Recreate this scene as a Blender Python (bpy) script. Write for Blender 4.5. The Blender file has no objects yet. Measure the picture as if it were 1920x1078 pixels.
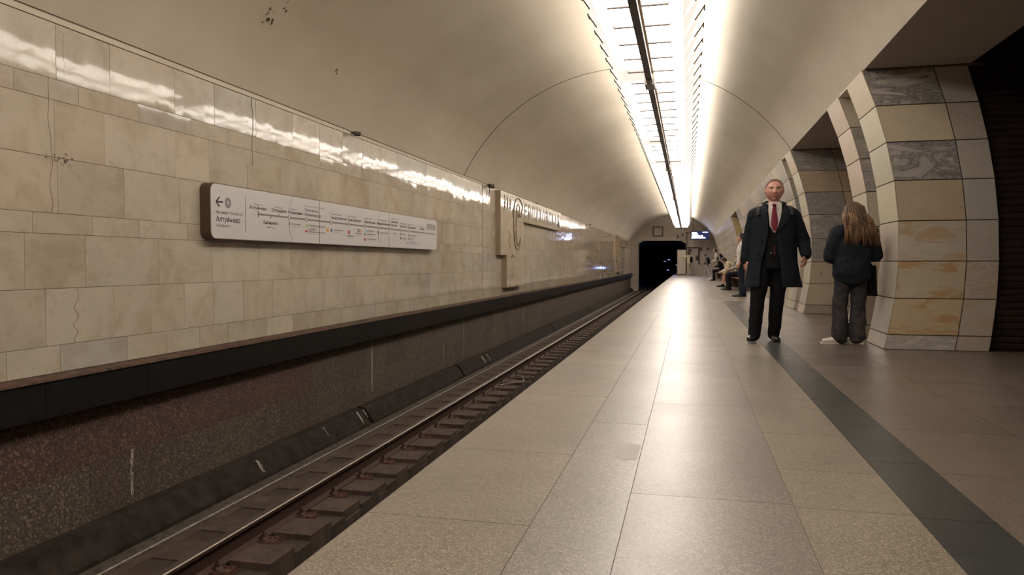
import bpy, math, random
from mathutils import Vector, Matrix, noise
from math import sin, cos, pi, radians, sqrt

SC = bpy.context.scene
COL = SC.collection
random.seed(7)

# ------------------------------------------------------------------ camera, world, exposure
cam_d = bpy.data.cameras.new('camera')
cam = bpy.data.objects.new('camera', cam_d)
COL.objects.link(cam)
cam.location = (0, 0, 0.93)
cam.rotation_euler = (radians(90 - 1.895), 0, radians(13.39))
cam_d.sensor_width = 36
cam_d.lens = 1390 / 1920 * 36
cam_d.clip_end = 400
cam_d.clip_start = 0.05
SC.camera = cam
w = bpy.data.worlds.new('world')
SC.world = w
w.use_nodes = True
w.node_tree.nodes['Background'].inputs[0].default_value = (0.02, 0.018, 0.016, 1)
w.node_tree.nodes['Background'].inputs[1].default_value = 0.3
SC.view_settings.view_transform = 'Standard'
SC.view_settings.look = 'None'
SC.view_settings.gamma = 1
SC.view_settings.use_curve_mapping = False
SC.view_settings.exposure = 0.0
SC.cycles.use_denoising = True
SC.cycles.max_bounces = 7
SC.cycles.diffuse_bounces = 4
SC.cycles.glossy_bounces = 4
SC.cycles.caustics_reflective = False
SC.cycles.caustics_refractive = False
SC.cycles.sample_clamp_indirect = 6
LAMP = 9.5            # strength of the luminous ceiling strip
LAMP_COL = (1.0, 0.905, 0.80)


# ------------------------------------------------------------------ materials
def new_mat(name):
    m = bpy.data.materials.new(name)
    m.use_nodes = True
    nt = m.node_tree
    return m, nt, nt.nodes['Principled BSDF']


def node(nt, t, **k):
    n = nt.nodes.new(t)
    for a, b in k.items():
        setattr(n, a, b)
    return n


def mixc(nt, fac, a, b, blend='MIX'):
    n = node(nt, 'ShaderNodeMix', data_type='RGBA', blend_type=blend)
    for i, v in ((0, fac), (6, a), (7, b)):
        if hasattr(v, 'is_linked') or hasattr(v, 'links'):
            nt.links.new(v, n.inputs[i])
        elif isinstance(v, tuple):
            n.inputs[i].default_value = v if len(v) == 4 else (*v, 1)
        else:
            n.inputs[i].default_value = v
    return n.outputs[2]


def ramp(nt, src, stops):
    r = node(nt, 'ShaderNodeValToRGB')
    el = r.color_ramp.elements
    while len(el) < len(stops):
        el.new(0.5)
    for e, (p, c) in zip(el, stops):
        e.position = p
        e.color = (c, c, c, 1) if not isinstance(c, tuple) else (*c, 1)
    nt.links.new(src, r.inputs[0])
    return r.outputs[0]


def tex_noise(nt, vec, scale, detail=3, rough=0.5, dist=0.0):
    n = node(nt, 'ShaderNodeTexNoise')
    n.inputs['Scale'].default_value = scale
    n.inputs['Detail'].default_value = detail
    n.inputs['Roughness'].default_value = rough
    n.inputs['Distortion'].default_value = dist
    if vec is not None:
        nt.links.new(vec, n.inputs['Vector'])
    return n.outputs[0]


def coord(nt, scale=(1, 1, 1)):
    c = node(nt, 'ShaderNodeTexCoord')
    mp = node(nt, 'ShaderNodeMapping')
    mp.inputs['Scale'].default_value = scale
    nt.links.new(c.outputs['Object'], mp.inputs[0])
    return mp.outputs[0]


def bump(nt, bs, h, strength, dist):
    b = node(nt, 'ShaderNodeBump')
    b.inputs['Strength'].default_value = strength
    b.inputs['Distance'].default_value = dist
    nt.links.new(h, b.inputs['Height'])
    nt.links.new(b.outputs[0], bs.inputs['Normal'])


def plain(name, col, rough=0.5, metal=0.0, spec=0.5, nscale=0, namt=0.15, bscale=0, bdist=0.002, bstr=0.5, coat=0):
    m, nt, bs = new_mat(name)
    bs.inputs['Base Color'].default_value = (*col, 1)
    bs.inputs['Roughness'].default_value = rough
    bs.inputs['Metallic'].default_value = metal
    bs.inputs['Specular IOR Level'].default_value = spec
    bs.inputs['Coat Weight'].default_value = coat
    v = coord(nt)
    if nscale:
        f = tex_noise(nt, v, nscale, 4, 0.6)
        d = tuple(c * (1 - namt) for c in col)
        l = tuple(min(1, c * (1 + namt)) for c in col)
        nt.links.new(ramp(nt, f, [(0.3, d), (0.7, l)]), bs.inputs['Base Color'])
    if bscale:
        bump(nt, bs, tex_noise(nt, v, bscale, 3), bstr, bdist)
    return m


def emis(name, col, strength, base=(0.8, 0.8, 0.8)):
    m, nt, bs = new_mat(name)
    bs.inputs['Base Color'].default_value = (*base, 1)
    bs.inputs['Emission Color'].default_value = (*col, 1)
    bs.inputs['Emission Strength'].default_value = strength
    return m


def stone(name, rough, kind, bstr=0.1):
    """cladding stone: tile colour from attribute 'tint', vein amount in its alpha, pattern shift from attribute 'shift'"""
    m, nt, bs = new_mat(name)
    at = node(nt, 'ShaderNodeAttribute', attribute_name='tint')
    sh = node(nt, 'ShaderNodeAttribute', attribute_name='shift')
    c = node(nt, 'ShaderNodeTexCoord')
    ad = node(nt, 'ShaderNodeVectorMath', operation='MULTIPLY_ADD')
    nt.links.new(sh.outputs['Color'], ad.inputs[0])
    ad.inputs[1].default_value = (37, 61, 23)
    nt.links.new(c.outputs['Object'], ad.inputs[2])
    v = ad.outputs[0]
    col = at.outputs['Color']
    if kind == 'marble':
        cl = tex_noise(nt, v, 2.2, 4, 0.6, 0.8)
        col = mixc(nt, 1.0, col, ramp(nt, cl, [(0.3, (0.84, 0.80, 0.74)), (0.55, (1, 1, 1)), (0.75, (1.06, 1.05, 1.03))]), 'MULTIPLY')
        sp = ramp(nt, tex_noise(nt, v, 1.3, 4, 0.6, 0.6), [(0.55, 0.0), (0.72, 1.0)])
        fac = node(nt, 'ShaderNodeMath', operation='MULTIPLY')
        nt.links.new(sp, fac.inputs[0])
        fac.inputs[1].default_value = 0.12
        col = mixc(nt, fac.outputs[0], col, (0.50, 0.34, 0.19))
        mp = node(nt, 'ShaderNodeMapping')
        mp.inputs['Rotation'].default_value = (0.5, 0.6, 0.5)
        mp.inputs['Scale'].default_value = (1, 1, 2.6)
        nt.links.new(v, mp.inputs[0])
        n1 = tex_noise(nt, mp.outputs[0], 1.5, 7, 0.62, 2.4)
        ve = ramp(nt, n1, [(0.40, 0.0), (0.485, 1.0), (0.50, 0.4), (0.56, 0.75), (0.62, 0.0)])
        n2 = tex_noise(nt, v, 9.0, 3, 0.5, 0.4)
        sp2 = ramp(nt, n2, [(0.34, 1.0), (0.41, 0.0)])
        mx = node(nt, 'ShaderNodeMath', operation='MULTIPLY')
        nt.links.new(ve, mx.inputs[0])
        nt.links.new(at.outputs['Alpha'], mx.inputs[1])
        col = mixc(nt, mx.outputs[0], col, (0.13, 0.125, 0.14))
        m2 = node(nt, 'ShaderNodeMath', operation='MULTIPLY')
        nt.links.new(sp2, m2.inputs[0])
        m2.inputs[1].default_value = 0.16
        col = mixc(nt, m2.outputs[0], col, (0.30, 0.22, 0.14))
        rr = ramp(nt, tex_noise(nt, v, 5.0, 3), [(0.3, rough * 0.75), (0.7, rough * 1.35)])
        nt.links.new(rr, bs.inputs['Roughness'])
        bump(nt, bs, tex_noise(nt, v, 2.3, 2), bstr, 0.02)
    elif kind == 'pillar':
        cl = tex_noise(nt, v, 3.0, 6, 0.7, 0.3)
        col = mixc(nt, 1.0, col, ramp(nt, cl, [(0.2, (0.90, 0.885, 0.86)), (0.8, (1.08, 1.075, 1.07))]), 'MULTIPLY')
        mp = node(nt, 'ShaderNodeMapping')
        mp.inputs['Rotation'].default_value = (0.12, 0.18, 0.1)
        mp.inputs['Scale'].default_value = (1, 1, 3.2)
        nt.links.new(v, mp.inputs[0])
        n1 = tex_noise(nt, mp.outputs[0], 1.7, 6, 0.6, 1.6)
        ve = ramp(nt, n1, [(0.36, 0.0), (0.46, 0.85), (0.50, 0.15), (0.545, 0.9), (0.58, 0.25), (0.66, 0.0)])
        mx = node(nt, 'ShaderNodeMath', operation='MULTIPLY')
        nt.links.new(ve, mx.inputs[0])
        nt.links.new(at.outputs['Alpha'], mx.inputs[1])
        col = mixc(nt, mx.outputs[0], col, (0.10, 0.10, 0.12))
        sp = ramp(nt, tex_noise(nt, mp.outputs[0], 1.9, 5, 0.7, 0.7), [(0.49, 0.0), (0.56, 0.8), (0.68, 1.0)])
        m3 = node(nt, 'ShaderNodeMath', operation='MULTIPLY')
        nt.links.new(sp, m3.inputs[0])
        nt.links.new(sh.outputs['Alpha'], m3.inputs[1])
        col = mixc(nt, m3.outputs[0], col, (0.44, 0.27, 0.12))
        pt = ramp(nt, tex_noise(nt, v, 13.0, 2, 0.5), [(0.22, 0.8), (0.26, 0.0)])
        col = mixc(nt, pt, col, (0.12, 0.09, 0.07))
        bs.inputs['Roughness'].default_value = rough
    elif kind == 'granite':
        vo = node(nt, 'ShaderNodeTexVoronoi')
        vo.inputs['Scale'].default_value = 190
        nt.links.new(v, vo.inputs['Vector'])
        sep = node(nt, 'ShaderNodeSeparateColor')
        nt.links.new(vo.outputs['Color'], sep.inputs[0])
        g = ramp(nt, sep.outputs[0], [(0.0, 0.62), (0.35, 0.85), (0.75, 1.12), (0.95, 1.65)])
        col = mixc(nt, 1.0, col, g, 'MULTIPLY')
        big = ramp(nt, tex_noise(nt, v, 0.9, 5, 0.65), [(0.3, (0.84, 0.83, 0.83)), (0.7, (1.12, 1.11, 1.08))])
        col = mixc(nt, 1.0, col, big, 'MULTIPLY')
        rr = ramp(nt, tex_noise(nt, v, 1.6, 4, 0.65), [(0.25, rough * 0.88), (0.75, rough * 1.15)])
        nt.links.new(rr, bs.inputs['Roughness'])
        bump(nt, bs, sep.outputs[1], bstr, 0.0011)
    elif kind == 'track':
        vo = node(nt, 'ShaderNodeTexVoronoi')
        vo.inputs['Scale'].default_value = 75
        nt.links.new(v, vo.inputs['Vector'])
        sep = node(nt, 'ShaderNodeSeparateColor')
        nt.links.new(vo.outputs['Color'], sep.inputs[0])
        g = ramp(nt, sep.outputs[0], [(0.0, 0.5), (0.5, 0.9), (0.85, 1.4), (0.97, 2.6)])
        col = mixc(nt, 1.0, col, g, 'MULTIPLY')
        mp = node(nt, 'ShaderNodeMapping')
        mp.inputs['Scale'].default_value = (1, 3.2, 0.45)
        nt.links.new(c.outputs['Object'], mp.inputs[0])
        st = ramp(nt, tex_noise(nt, mp.outputs[0], 1.0, 5, 0.7), [(0.66, 0.0), (0.74, 0.5)])
        col = mixc(nt, st, col, (0.16, 0.15, 0.13))
        bs.inputs['Roughness'].default_value = rough
        bump(nt, bs, sep.outputs[1], bstr, 0.003)
    nt.links.new(col, bs.inputs['Base Color'])
    return m


M = {}
M['marble'] = stone('polished_marble', 0.055, 'marble', 0.16)
M['pillar_marble'] = stone('pillar_marble', 0.30, 'pillar', 0.0)
M['granite'] = stone('granite_paving', 0.32, 'granite', 0.20)
M['track_granite'] = stone('track_granite', 0.6, 'track', 0.5)
M['black_granite'] = plain('black_granite', (0.010, 0.009, 0.0085), 0.35, nscale=9, namt=0.4)
M['joint'] = plain('tile_joint', (0.10, 0.075, 0.05), 0.9, nscale=20)
M['dark_joint'] = plain('dark_tile_joint', (0.055, 0.038, 0.024), 0.9)
M['floor_joint'] = plain('floor_joint', (0.13, 0.11, 0.09), 0.8)
M['ledge'] = plain('rusty_ledge', (0.085, 0.048, 0.032), 0.85, nscale=12, namt=0.5)
M['closure'] = plain('dark_brown_paint', (0.028, 0.017, 0.015), 0.65, spec=0.2, nscale=6, namt=0.3)
M['soffit'] = plain('soffit_plaster', (0.42, 0.37, 0.33), 0.8, nscale=3, namt=0.06, bscale=40, bdist=0.002)
M['end_wall'] = plain('end_wall_paint', (0.45, 0.40, 0.35), 0.7, nscale=2, namt=0.06)
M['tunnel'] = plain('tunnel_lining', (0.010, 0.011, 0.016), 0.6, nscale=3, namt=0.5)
M['concrete'] = plain('track_concrete', (0.062, 0.040, 0.030), 0.9, nscale=9, namt=0.45, bscale=60, bdist=0.004)
M['kerb'] = plain('kerb_concrete', (0.027, 0.021, 0.018), 0.95, spec=0.2, nscale=6, namt=0.45, bscale=40, bdist=0.004)
M['gutter'] = plain('gutter_concrete', (0.060, 0.048, 0.040), 0.85, nscale=14, namt=0.6, bscale=60)
M['white_line'] = plain('worn_edge', (0.34, 0.31, 0.27), 0.8, nscale=30, namt=0.5)
M['sleeper'] = plain('oily_timber', (0.040, 0.026, 0.018), 0.8, nscale=20, namt=0.4, bscale=40)
M['rust'] = plain('rusty_steel', (0.085, 0.035, 0.024), 0.75, 0.2, nscale=50, namt=0.5, bscale=120)
M['rust_dark'] = plain('dark_rusty_steel', (0.055, 0.028, 0.020), 0.65, 0.3, nscale=60, namt=0.5)
M['rail_top'] = plain('worn_rail_steel', (0.24, 0.21, 0.18), 0.36, 0.9)
M['dark_metal'] = plain('dark_metal', (0.075, 0.055, 0.045), 0.5, 0.2)
M['grey_metal'] = plain('grey_metal', (0.24, 0.21, 0.18), 0.45, 0.4)
M['tan_metal'] = plain('tan_metal', (0.55, 0.40, 0.24), 0.5)
M['white_panel'] = plain('painted_gate', (0.50, 0.44, 0.36), 0.55, nscale=4, namt=0.08)
M['sign_face'] = plain('sign_face', (0.585, 0.575, 0.580), 0.4)
M['sign_case'] = plain('sign_casing', (0.085, 0.052, 0.030), 0.5)
M['engrave'] = plain('engraved_groove', (0.15, 0.11, 0.08), 0.7)
M['gilded'] = plain('metal_letter_edge', (0.13, 0.095, 0.07), 0.4, 0.2)
M['bench_wood'] = plain('bench_wood', (0.20, 0.10, 0.05), 0.4, nscale=12, namt=0.3)
M['glow'] = emis('lamp_diffuser', LAMP_COL, LAMP)
M['glow_wing'] = emis('lamp_wing', LAMP_COL, LAMP * 0.09)
M['glow_dim'] = emis('dim_diffuser', LAMP_COL, LAMP * 0.10)
M['screen'] = emis('display_off_pixels', (0.01, 0.015, 0.08), 1.0, (0.01, 0.01, 0.03))
M['screen_lit'] = emis('display_lit_pixels', (0.55, 0.62, 1.0), 7.0)
M['blue_lamp'] = emis('tunnel_lamp_lens', (0.40, 0.50, 1.0), 0.9)


def tinted(name, rough):
    m, nt, bs = new_mat(name)
    at = node(nt, 'ShaderNodeAttribute', attribute_name='tint')
    nt.links.new(at.outputs['Color'], bs.inputs['Base Color'])
    bs.inputs['Roughness'].default_value = rough
    return m


M['print'] = tinted('sign_print', 0.5)


def vault_mat():
    m, nt, bs = new_mat('vault_paint')
    v = coord(nt)
    f = tex_noise(nt, v, 0.45, 5, 0.6)
    c = ramp(nt, f, [(0.3, (0.60, 0.545, 0.46)), (0.7, (0.70, 0.645, 0.555))])
    mp = coord(nt, (1, 0.25, 1))
    f2 = tex_noise(nt, mp, 2.2, 4, 0.6)
    c = mixc(nt, 1.0, c, ramp(nt, f2, [(0.25, (0.94, 0.93, 0.91)), (0.6, (1, 1, 1))]), 'MULTIPLY')
    nt.links.new(c, bs.inputs['Base Color'])
    bs.inputs['Roughness'].default_value = 0.42
    bs.inputs['Specular IOR Level'].default_value = 0.35
    v2 = coord(nt, (1, 1, 1))
    bump(nt, bs, tex_noise(nt, v2, 1.1, 3), 0.35, 0.03)
    return m


M['vault'] = vault_mat()


# ------------------------------------------------------------------ mesh helpers
class MB:
    def __init__(s):
        s.v, s.f, s.mi, s.tint, s.sh = [], [], [], [], []

    def face(s, pts, mi=0, tint=(1, 1, 1, 0), sh=(0, 0, 0)):
        i = len(s.v)
        s.v += [tuple(p) for p in pts]
        s.f.append(tuple(range(i, i + len(pts))))
        s.mi.append(mi); s.tint.append(tint); s.sh.append(sh)

    def raw(s, vs, fs, mi=0, tint=(1, 1, 1, 0)):
        i = len(s.v)
        s.v += [tuple(p) for p in vs]
        for f in fs:
            s.f.append(tuple(i + k for k in f))
            s.mi.append(mi); s.tint.append(tint); s.sh.append((0, 0, 0))
        return s

    def hexa(s, b, t, mi=0, tint=(1, 1, 1, 0), sh=(0, 0, 0)):
        """b,t: four points each"""
        i = len(s.v)
        s.v += [tuple(p) for p in b] + [tuple(p) for p in t]
        for f in ((3, 2, 1, 0), (4, 5, 6, 7), (0, 1, 5, 4), (1, 2, 6, 5), (2, 3, 7, 6), (3, 0, 4, 7)):
            s.f.append(tuple(i + k for k in f))
            s.mi.append(mi); s.tint.append(tint); s.sh.append(sh)
        return s

    def box(s, x0, x1, y0, y1, z0, z1, mi=0, tint=(1, 1, 1, 0), sh=(0, 0, 0)):
        return s.hexa([(x0, y0, z0), (x1, y0, z0), (x1, y1, z0), (x0, y1, z0)],
                      [(x0, y0, z1), (x1, y0, z1), (x1, y1, z1), (x0, y1, z1)], mi, tint, sh)

    def prism(s, poly, axis_pts, mi=0, tint=(1, 1, 1, 0)):
        """poly: list of 3D points; axis_pts: offset vector"""
        n = len(poly); i = len(s.v); o = Vector(axis_pts)
        s.v += [tuple(p) for p in poly] + [tuple(Vector(p) + o) for p in poly]
        fs = [tuple(range(n))[::-1], tuple(range(n, 2 * n))] + [(k, (k + 1) % n, n + (k + 1) % n, n + k) for k in range(n)]
        for f in fs:
            s.f.append(tuple(i + k for k in f)); s.mi.append(mi); s.tint.append(tint); s.sh.append((0, 0, 0))
        return s

    def cyl(s, p0, p1, r, n=8, mi=0, tint=(1, 1, 1, 0), r1=None):
        p0, p1 = Vector(p0), Vector(p1)
        r1 = r if r1 is None else r1
        t = (p1 - p0).normalized()
        a = t.orthogonal().normalized(); b = t.cross(a)
        i = len(s.v)
        for p, rr in ((p0, r), (p1, r1)):
            for k in range(n):
                s.v.append(tuple(p + a * rr * cos(2 * pi * k / n) + b * rr * sin(2 * pi * k / n)))
        for f in [tuple(range(n))[::-1], tuple(range(n, 2 * n))] + [(k, (k + 1) % n, n + (k + 1) % n, n + k) for k in range(n)]:
            s.f.append(tuple(i + k for k in f)); s.mi.append(mi); s.tint.append(tint); s.sh.append((0, 0, 0))
        return s

    def path(s, pts, r, n=6, mi=0, tint=(1, 1, 1, 0)):
        for a, b in zip(pts, pts[1:]):
            s.cyl(a, b, r, n, mi, tint)
        return s

    def mesh(s, name, mats, smooth=False, attrs=False):
        me = bpy.data.meshes.new(name)
        me.from_pydata(s.v, [], s.f)
        for m in mats:
            me.materials.append(m)
        me.polygons.foreach_set('material_index', s.mi)
        if smooth:
            me.polygons.foreach_set('use_smooth', [True] * len(s.f))
        if attrs:
            for nm, src in (('tint', s.tint), ('shift', [(x[0], x[1], x[2], x[3] if len(x) > 3 else 0.0) for x in s.sh])):
                ca = me.color_attributes.new(nm, 'FLOAT_COLOR', 'CORNER')
                d = []
                for f, c in zip(s.f, src):
                    d += list(c) * len(f)
                ca.data.foreach_set('color', d)
        me.update()
        return me

    def build(s, name, mats, parent=None, smooth=False, attrs=False):
        if not isinstance(mats, (list, tuple)):
            mats = [mats]
        o = bpy.data.objects.new(name, s.mesh(name, mats, smooth, attrs))
        COL.objects.link(o)
        if parent:
            o.parent = parent
        return o


def tag(o, label=None, cat=None, group=None, kind=None):
    if label: o['label'] = label
    if cat: o['category'] = cat
    if group: o['group'] = group
    if kind: o['kind'] = kind
    return o


def empty(name, loc=(0, 0, 0), rz=0):
    o = bpy.data.objects.new(name, None)
    COL.objects.link(o)
    o.location = loc
    o.rotation_euler = (0, 0, rz)
    o.empty_display_size = 0.1
    return o


def copy_tree(o, parent=None):
    c = o.copy()
    COL.objects.link(c)
    c.parent = parent
    for ch in [x for x in list(bpy.data.objects) if x.parent == o and x != c]:
        copy_tree(ch, c)
    return c


def struct(o):
    o['kind'] = 'structure'
    return o


def rnd(a, b):
    return random.uniform(a, b)


def rsh():
    return (random.random(), random.random(), random.random())


# ------------------------------------------------------------------ geometry of the hall (metres; platform top z = 0, track along +Y)
Y0, Y1 = -20.0, 60.0
WX = -4.45            # tiled track wall
EDGE = -1.16          # platform edge
VC, VZ, VR = -1.232, 1.07, 3.605   # vault circle


def rib_x(z): return 2.06 + 0.2407 * z - 0.1097 * z * z
def out_x(z): return 3.07 + 0.16 * z - 0.082 * z * z


ZTOP = 3.0

# ---- vault
mb = MB()
a0 = math.atan2(2.70 - VZ, -sqrt(VR ** 2 - (2.70 - VZ) ** 2))
a1 = math.atan2(ZTOP - VZ, sqrt(VR ** 2 - (ZTOP - VZ) ** 2))
NA, NY = 56, 34
vs = []
for j in range(NY + 1):
    y = Y0 + (Y1 - Y0) * j / NY
    for i in range(NA + 1):
        a = a0 + (a1 - a0) * i / NA
        vs.append((VC + VR * cos(a), y, VZ + VR * sin(a)))
fs = [(j * (NA + 1) + i, j * (NA + 1) + i + 1, (j + 1) * (NA + 1) + i + 1, (j + 1) * (NA + 1) + i) for j in range(NY) for i in range(NA)]
mb.raw(vs, fs)
o = struct(mb.build('ceiling', M['vault'], smooth=True))
o['label'] = 'cream painted barrel vault over the track and the platform'
VAULT = o
# ring joints in the vault, thin dark seams
for k, (yr, wd) in enumerate(((14.47, 0.012), (31.3, 0.006), (48.2, 0.006), (-2.4, 0.012))):
    mb = MB()
    n = 48
    for i in range(n):
        b0 = a0 + (a1 - a0) * i / n; b1 = a0 + (a1 - a0) * (i + 1) / n
        def P(a, r, y): return (VC + r * cos(a), y, VZ + r * sin(a))
        mb.hexa([P(b0, VR + 0.01, yr - wd), P(b1, VR + 0.01, yr - wd), P(b1, VR + 0.01, yr + wd), P(b0, VR + 0.01, yr + wd)],
                [P(b0, VR - 0.004, yr - wd), P(b1, VR - 0.004, yr - wd), P(b1, VR - 0.004, yr + wd), P(b0, VR - 0.004, yr + wd)])
    struct(mb.build('trim_%d' % (k + 1), M['joint'] if k in (0, 3) else M['soffit']))

# peeled paint marks on the vault, left of the lamp strip
mb = MB()
def vault_pt(a, y, off=0.003):
    return Vector((VC + (VR - off) * cos(a), y, VZ + (VR - off) * sin(a)))
for (ac, yc, n_, sp) in ((2.46, 6.62, 12, 0.06), (2.50, 8.2, 2, 0.02), (2.40, 6.72, 6, 0.04)):
    for _ in range(n_):
        a = ac + rnd(-sp, sp) * 0.5; y = yc + rnd(-0.08, 0.08); r = rnd(0.004, 0.014)
        pts = []
        for q in range(6):
            t = q * pi / 3; rr = r * rnd(0.5, 1.2)
            pts.append(vault_pt(a + rr * 1.8 * sin(t) / VR, y + rr * cos(t)))
        mb.prism(pts, (0.002, 0, -0.003))
o = mb.build('peeled_paint', M['ledge'], VAULT)

# ---- left track wall: tiles
ROWS = [(0.136, 0.335, 0.35, 0.75), (0.335, 0.746, 0.4, 0.8), (0.746, 1.139, 0.4, 0.85), (1.139, 1.288, 0.35, 0.75),
        (1.288, 1.69, 0.45, 0.9), (1.69, 2.10, 0.4, 0.9), (2.10, 2.25, 0.3, 0.7), (2.25, 2.65, 0.5, 0.78)]
CREAMS = [(0.50, 0.445, 0.365), (0.515, 0.46, 0.38), (0.495, 0.435, 0.352), (0.49, 0.44, 0.37), (0.525, 0.47, 0.39), (0.485, 0.425, 0.345)]


def tile_on_wall(mb, x, y0, y1, z0, z1, tint, sh, tilt=True, gap=0.0018, th=0.006):
    ty = rnd(-0.0011, 0.0011) if tilt else 0
    tz = rnd(-0.0009, 0.0009) if tilt else 0
    y0 += gap; y1 -= gap; z0 += gap; z1 -= gap
    f = [(x + th - ty - tz, y0, z0), (x + th + ty - tz, y1, z0), (x + th + ty + tz, y1, z1), (x + th - ty + tz, y0, z1)]
    b = [(x - 0.002, p[1], p[2]) for p in f]
    mb.hexa(b, f, 0, tint, sh)


mb = MB()
JOINT_Y = 15.87
for ri, (z0, z1, wa, wb) in enumerate(ROWS):
    y = Y0 + rnd(-0.4, 0)
    if ri == 7:   # top course joints as in the photograph
        y = 4.30 - 0.58 * 43
    while y < Y1:
        wd = rnd(wa, wb)
        if y + 0.2 < JOINT_Y < y + wd + 0.2:
            wd = JOINT_Y - y
        yn = min(y + wd, Y1)
        base = random.choice(CREAMS)
        k = rnd(0.96, 1.04)
        if random.random() < 0.08: base = (0.46, 0.425, 0.375)
        if random.random() < 0.07: base = (0.50, 0.43, 0.345)
        if y > 25:
            base = (0.49, 0.41, 0.33)
        if yn > Y0:
            tile_on_wall(mb, WX, max(y, Y0), yn, z0, z1, (base[0] * k, base[1] * k, base[2] * k, rnd(0, 0.10)), rsh())
        y = yn
i0 = len(mb.f)
mb.box(WX - 0.15, WX, Y0, Y1, 0.10, 2.655, 1)
mb.box(WX - 0.12, WX + 0.010, JOINT_Y - 0.009, JOINT_Y + 0.009, 0.13, 2.65, 2)
o = struct(mb.build('wall_left', [M['marble'], M['joint'], M['dark_metal']], attrs=True))
o['label'] = 'cream marble tiled track wall'
# plaster cove between tiles and vault
mb = MB()
mb.prism([(WX - 0.06, Y0, 2.655), (WX + 0.004, Y0, 2.655), (WX + 0.012, Y0, 2.70), (WX - 0.06, Y0, 2.72)], (0, Y1 - Y0, 0))
mb.prism([(WX - 0.02, Y0, 2.650), (WX + 0.0075, Y0, 2.650), (WX + 0.0075, Y0, 2.656), (WX - 0.02, Y0, 2.656)], (0, Y1 - Y0, 0), 1)
mb.prism([(WX - 0.02, Y0, 2.700), (WX + 0.018, Y0, 2.700), (WX + 0.018, Y0, 2.706), (WX - 0.02, Y0, 2.706)], (0, Y1 - Y0, 0), 1)
struct(mb.build('trim_5', [M['vault'], M['joint']]))

# ledge and black granite band
mb = MB()
mb.prism([(WX - 0.1, Y0, 0.10), (-4.345, Y0, 0.10), (-4.35, Y0, 0.118), (WX, Y0, 0.134), (WX - 0.1, Y0, 0.134)], (0, Y1 - Y0, 0))
struct(mb.build('trim_6', [M['ledge']]))
mb = MB()
y = Y0 - 0.3
while y < Y1:
    yn = y + rnd(0.85, 1.05)
    mb.box(-4.60, -4.36, max(y, Y0) + 0.0015, min(yn, Y1) - 0.0015, -0.16, 0.10, 0)
    y = yn
mb.box(-4.62, -4.363, Y0, Y1, -0.158, 0.098, 1)
struct(mb.build('baseboard_left', [M['black_granite'], M['grey_metal']]))

# lower brown granite wall
mb = MB()
for (z0, z1) in ((-1.10, -0.64), (-0.64, -0.16)):
    y = Y0 - rnd(0, 0.5)
    while y < Y1:
        yn = min(y + rnd(0.55, 0.85), Y1)
        red = 1 if (z0 > -0.7 and yn < 9) else 0
        b = (0.085, 0.050, 0.040) if red else random.choice([(0.085, 0.064, 0.050), (0.078, 0.057, 0.044), (0.092, 0.071, 0.054)])
        if yn > Y0:
            tile_on_wall(mb, -4.506, max(y, Y0), yn, z0, z1, (*b, 0), rsh(), False, 0.0015, 0.005)
        y = yn
mb.box(-4.7, -4.506, Y0, Y1, -1.4, -0.158, 1)
struct(mb.build('wall_track', [M['track_granite'], M['joint']], attrs=True))

# kerb along the foot of the wall, in lengths with breaks
mb = MB()
breaks = [9.55, 13.9, 24.0, 33.0, 42.0]
y = Y0
for b in breaks + [Y1]:
    mb.prism([(-4.52, y, -1.40), (-4.24, y, -1.40), (-4.25, y, -1.27), (-4.37, y, -1.105), (-4.40, y, -1.085), (-4.52, y, -1.075)], (0, b - 0.12 - y, 0))
    y = b
struct(mb.build('trim_7', M['kerb']))
mb = MB()
mb.prism([(-4.52, Y0, -1.42), (-4.03, Y0, -1.42), (-4.03, Y0, -1.285), (-4.07, Y0, -1.285), (-4.12, Y0, -1.31), (-4.52, Y0, -1.30)], (0, Y1 - Y0, 0))
mb.box(-4.068, -4.052, Y0, Y1, -1.30, -1.280, 1)
struct(mb.build('trim_8', [M['gutter'], M['white_line']]))

# hairline cracks and chips in the wall tiles
WALL_L = bpy.data.objects['wall_left']


def crack(y, z0, z1, r, jit):
    mb = MB(); n = 22; pts = []
    for k in range(n + 1):
        pts.append(Vector((WX + 0.0062, y + jit * 2.2 * noise.noise(Vector((y * 9, z0 * 5 + k * 0.28, 0))) + rnd(-0.002, 0.002), z0 + (z1 - z0) * k / n)))
    for a, b in zip(pts, pts[1:]):
        mb.cyl(a, b, r, 5)
    mb.build('crack', M['engrave'], WALL_L)


crack(6.95, 1.95, 2.64, 0.0035, 0.014); crack(6.86, 1.60, 1.95, 0.002, 0.012); crack(4.42, 1.29, 2.25, 0.0018, 0.018)
crack(4.55, 2.25, 2.6, 0.0015, 0.015); crack(4.62, 0.34, 0.74, 0.0018, 0.02); crack(12.2, 1.7, 2.64, 0.0018, 0.015)
mb = MB()
for _ in range(26):
    y = 4.53 + random.gauss(0, 0.05); z = 1.685 + random.gauss(0, 0.016); r = rnd(0.003, 0.009)
    mb.prism([(WX + 0.006, y + r * cos(t * pi / 3) * 1.4, z + r * sin(t * pi / 3)) for t in range(6)], (0.0012, 0, 0))
mb.build('chipped_stone', M['engrave'], WALL_L)
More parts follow.
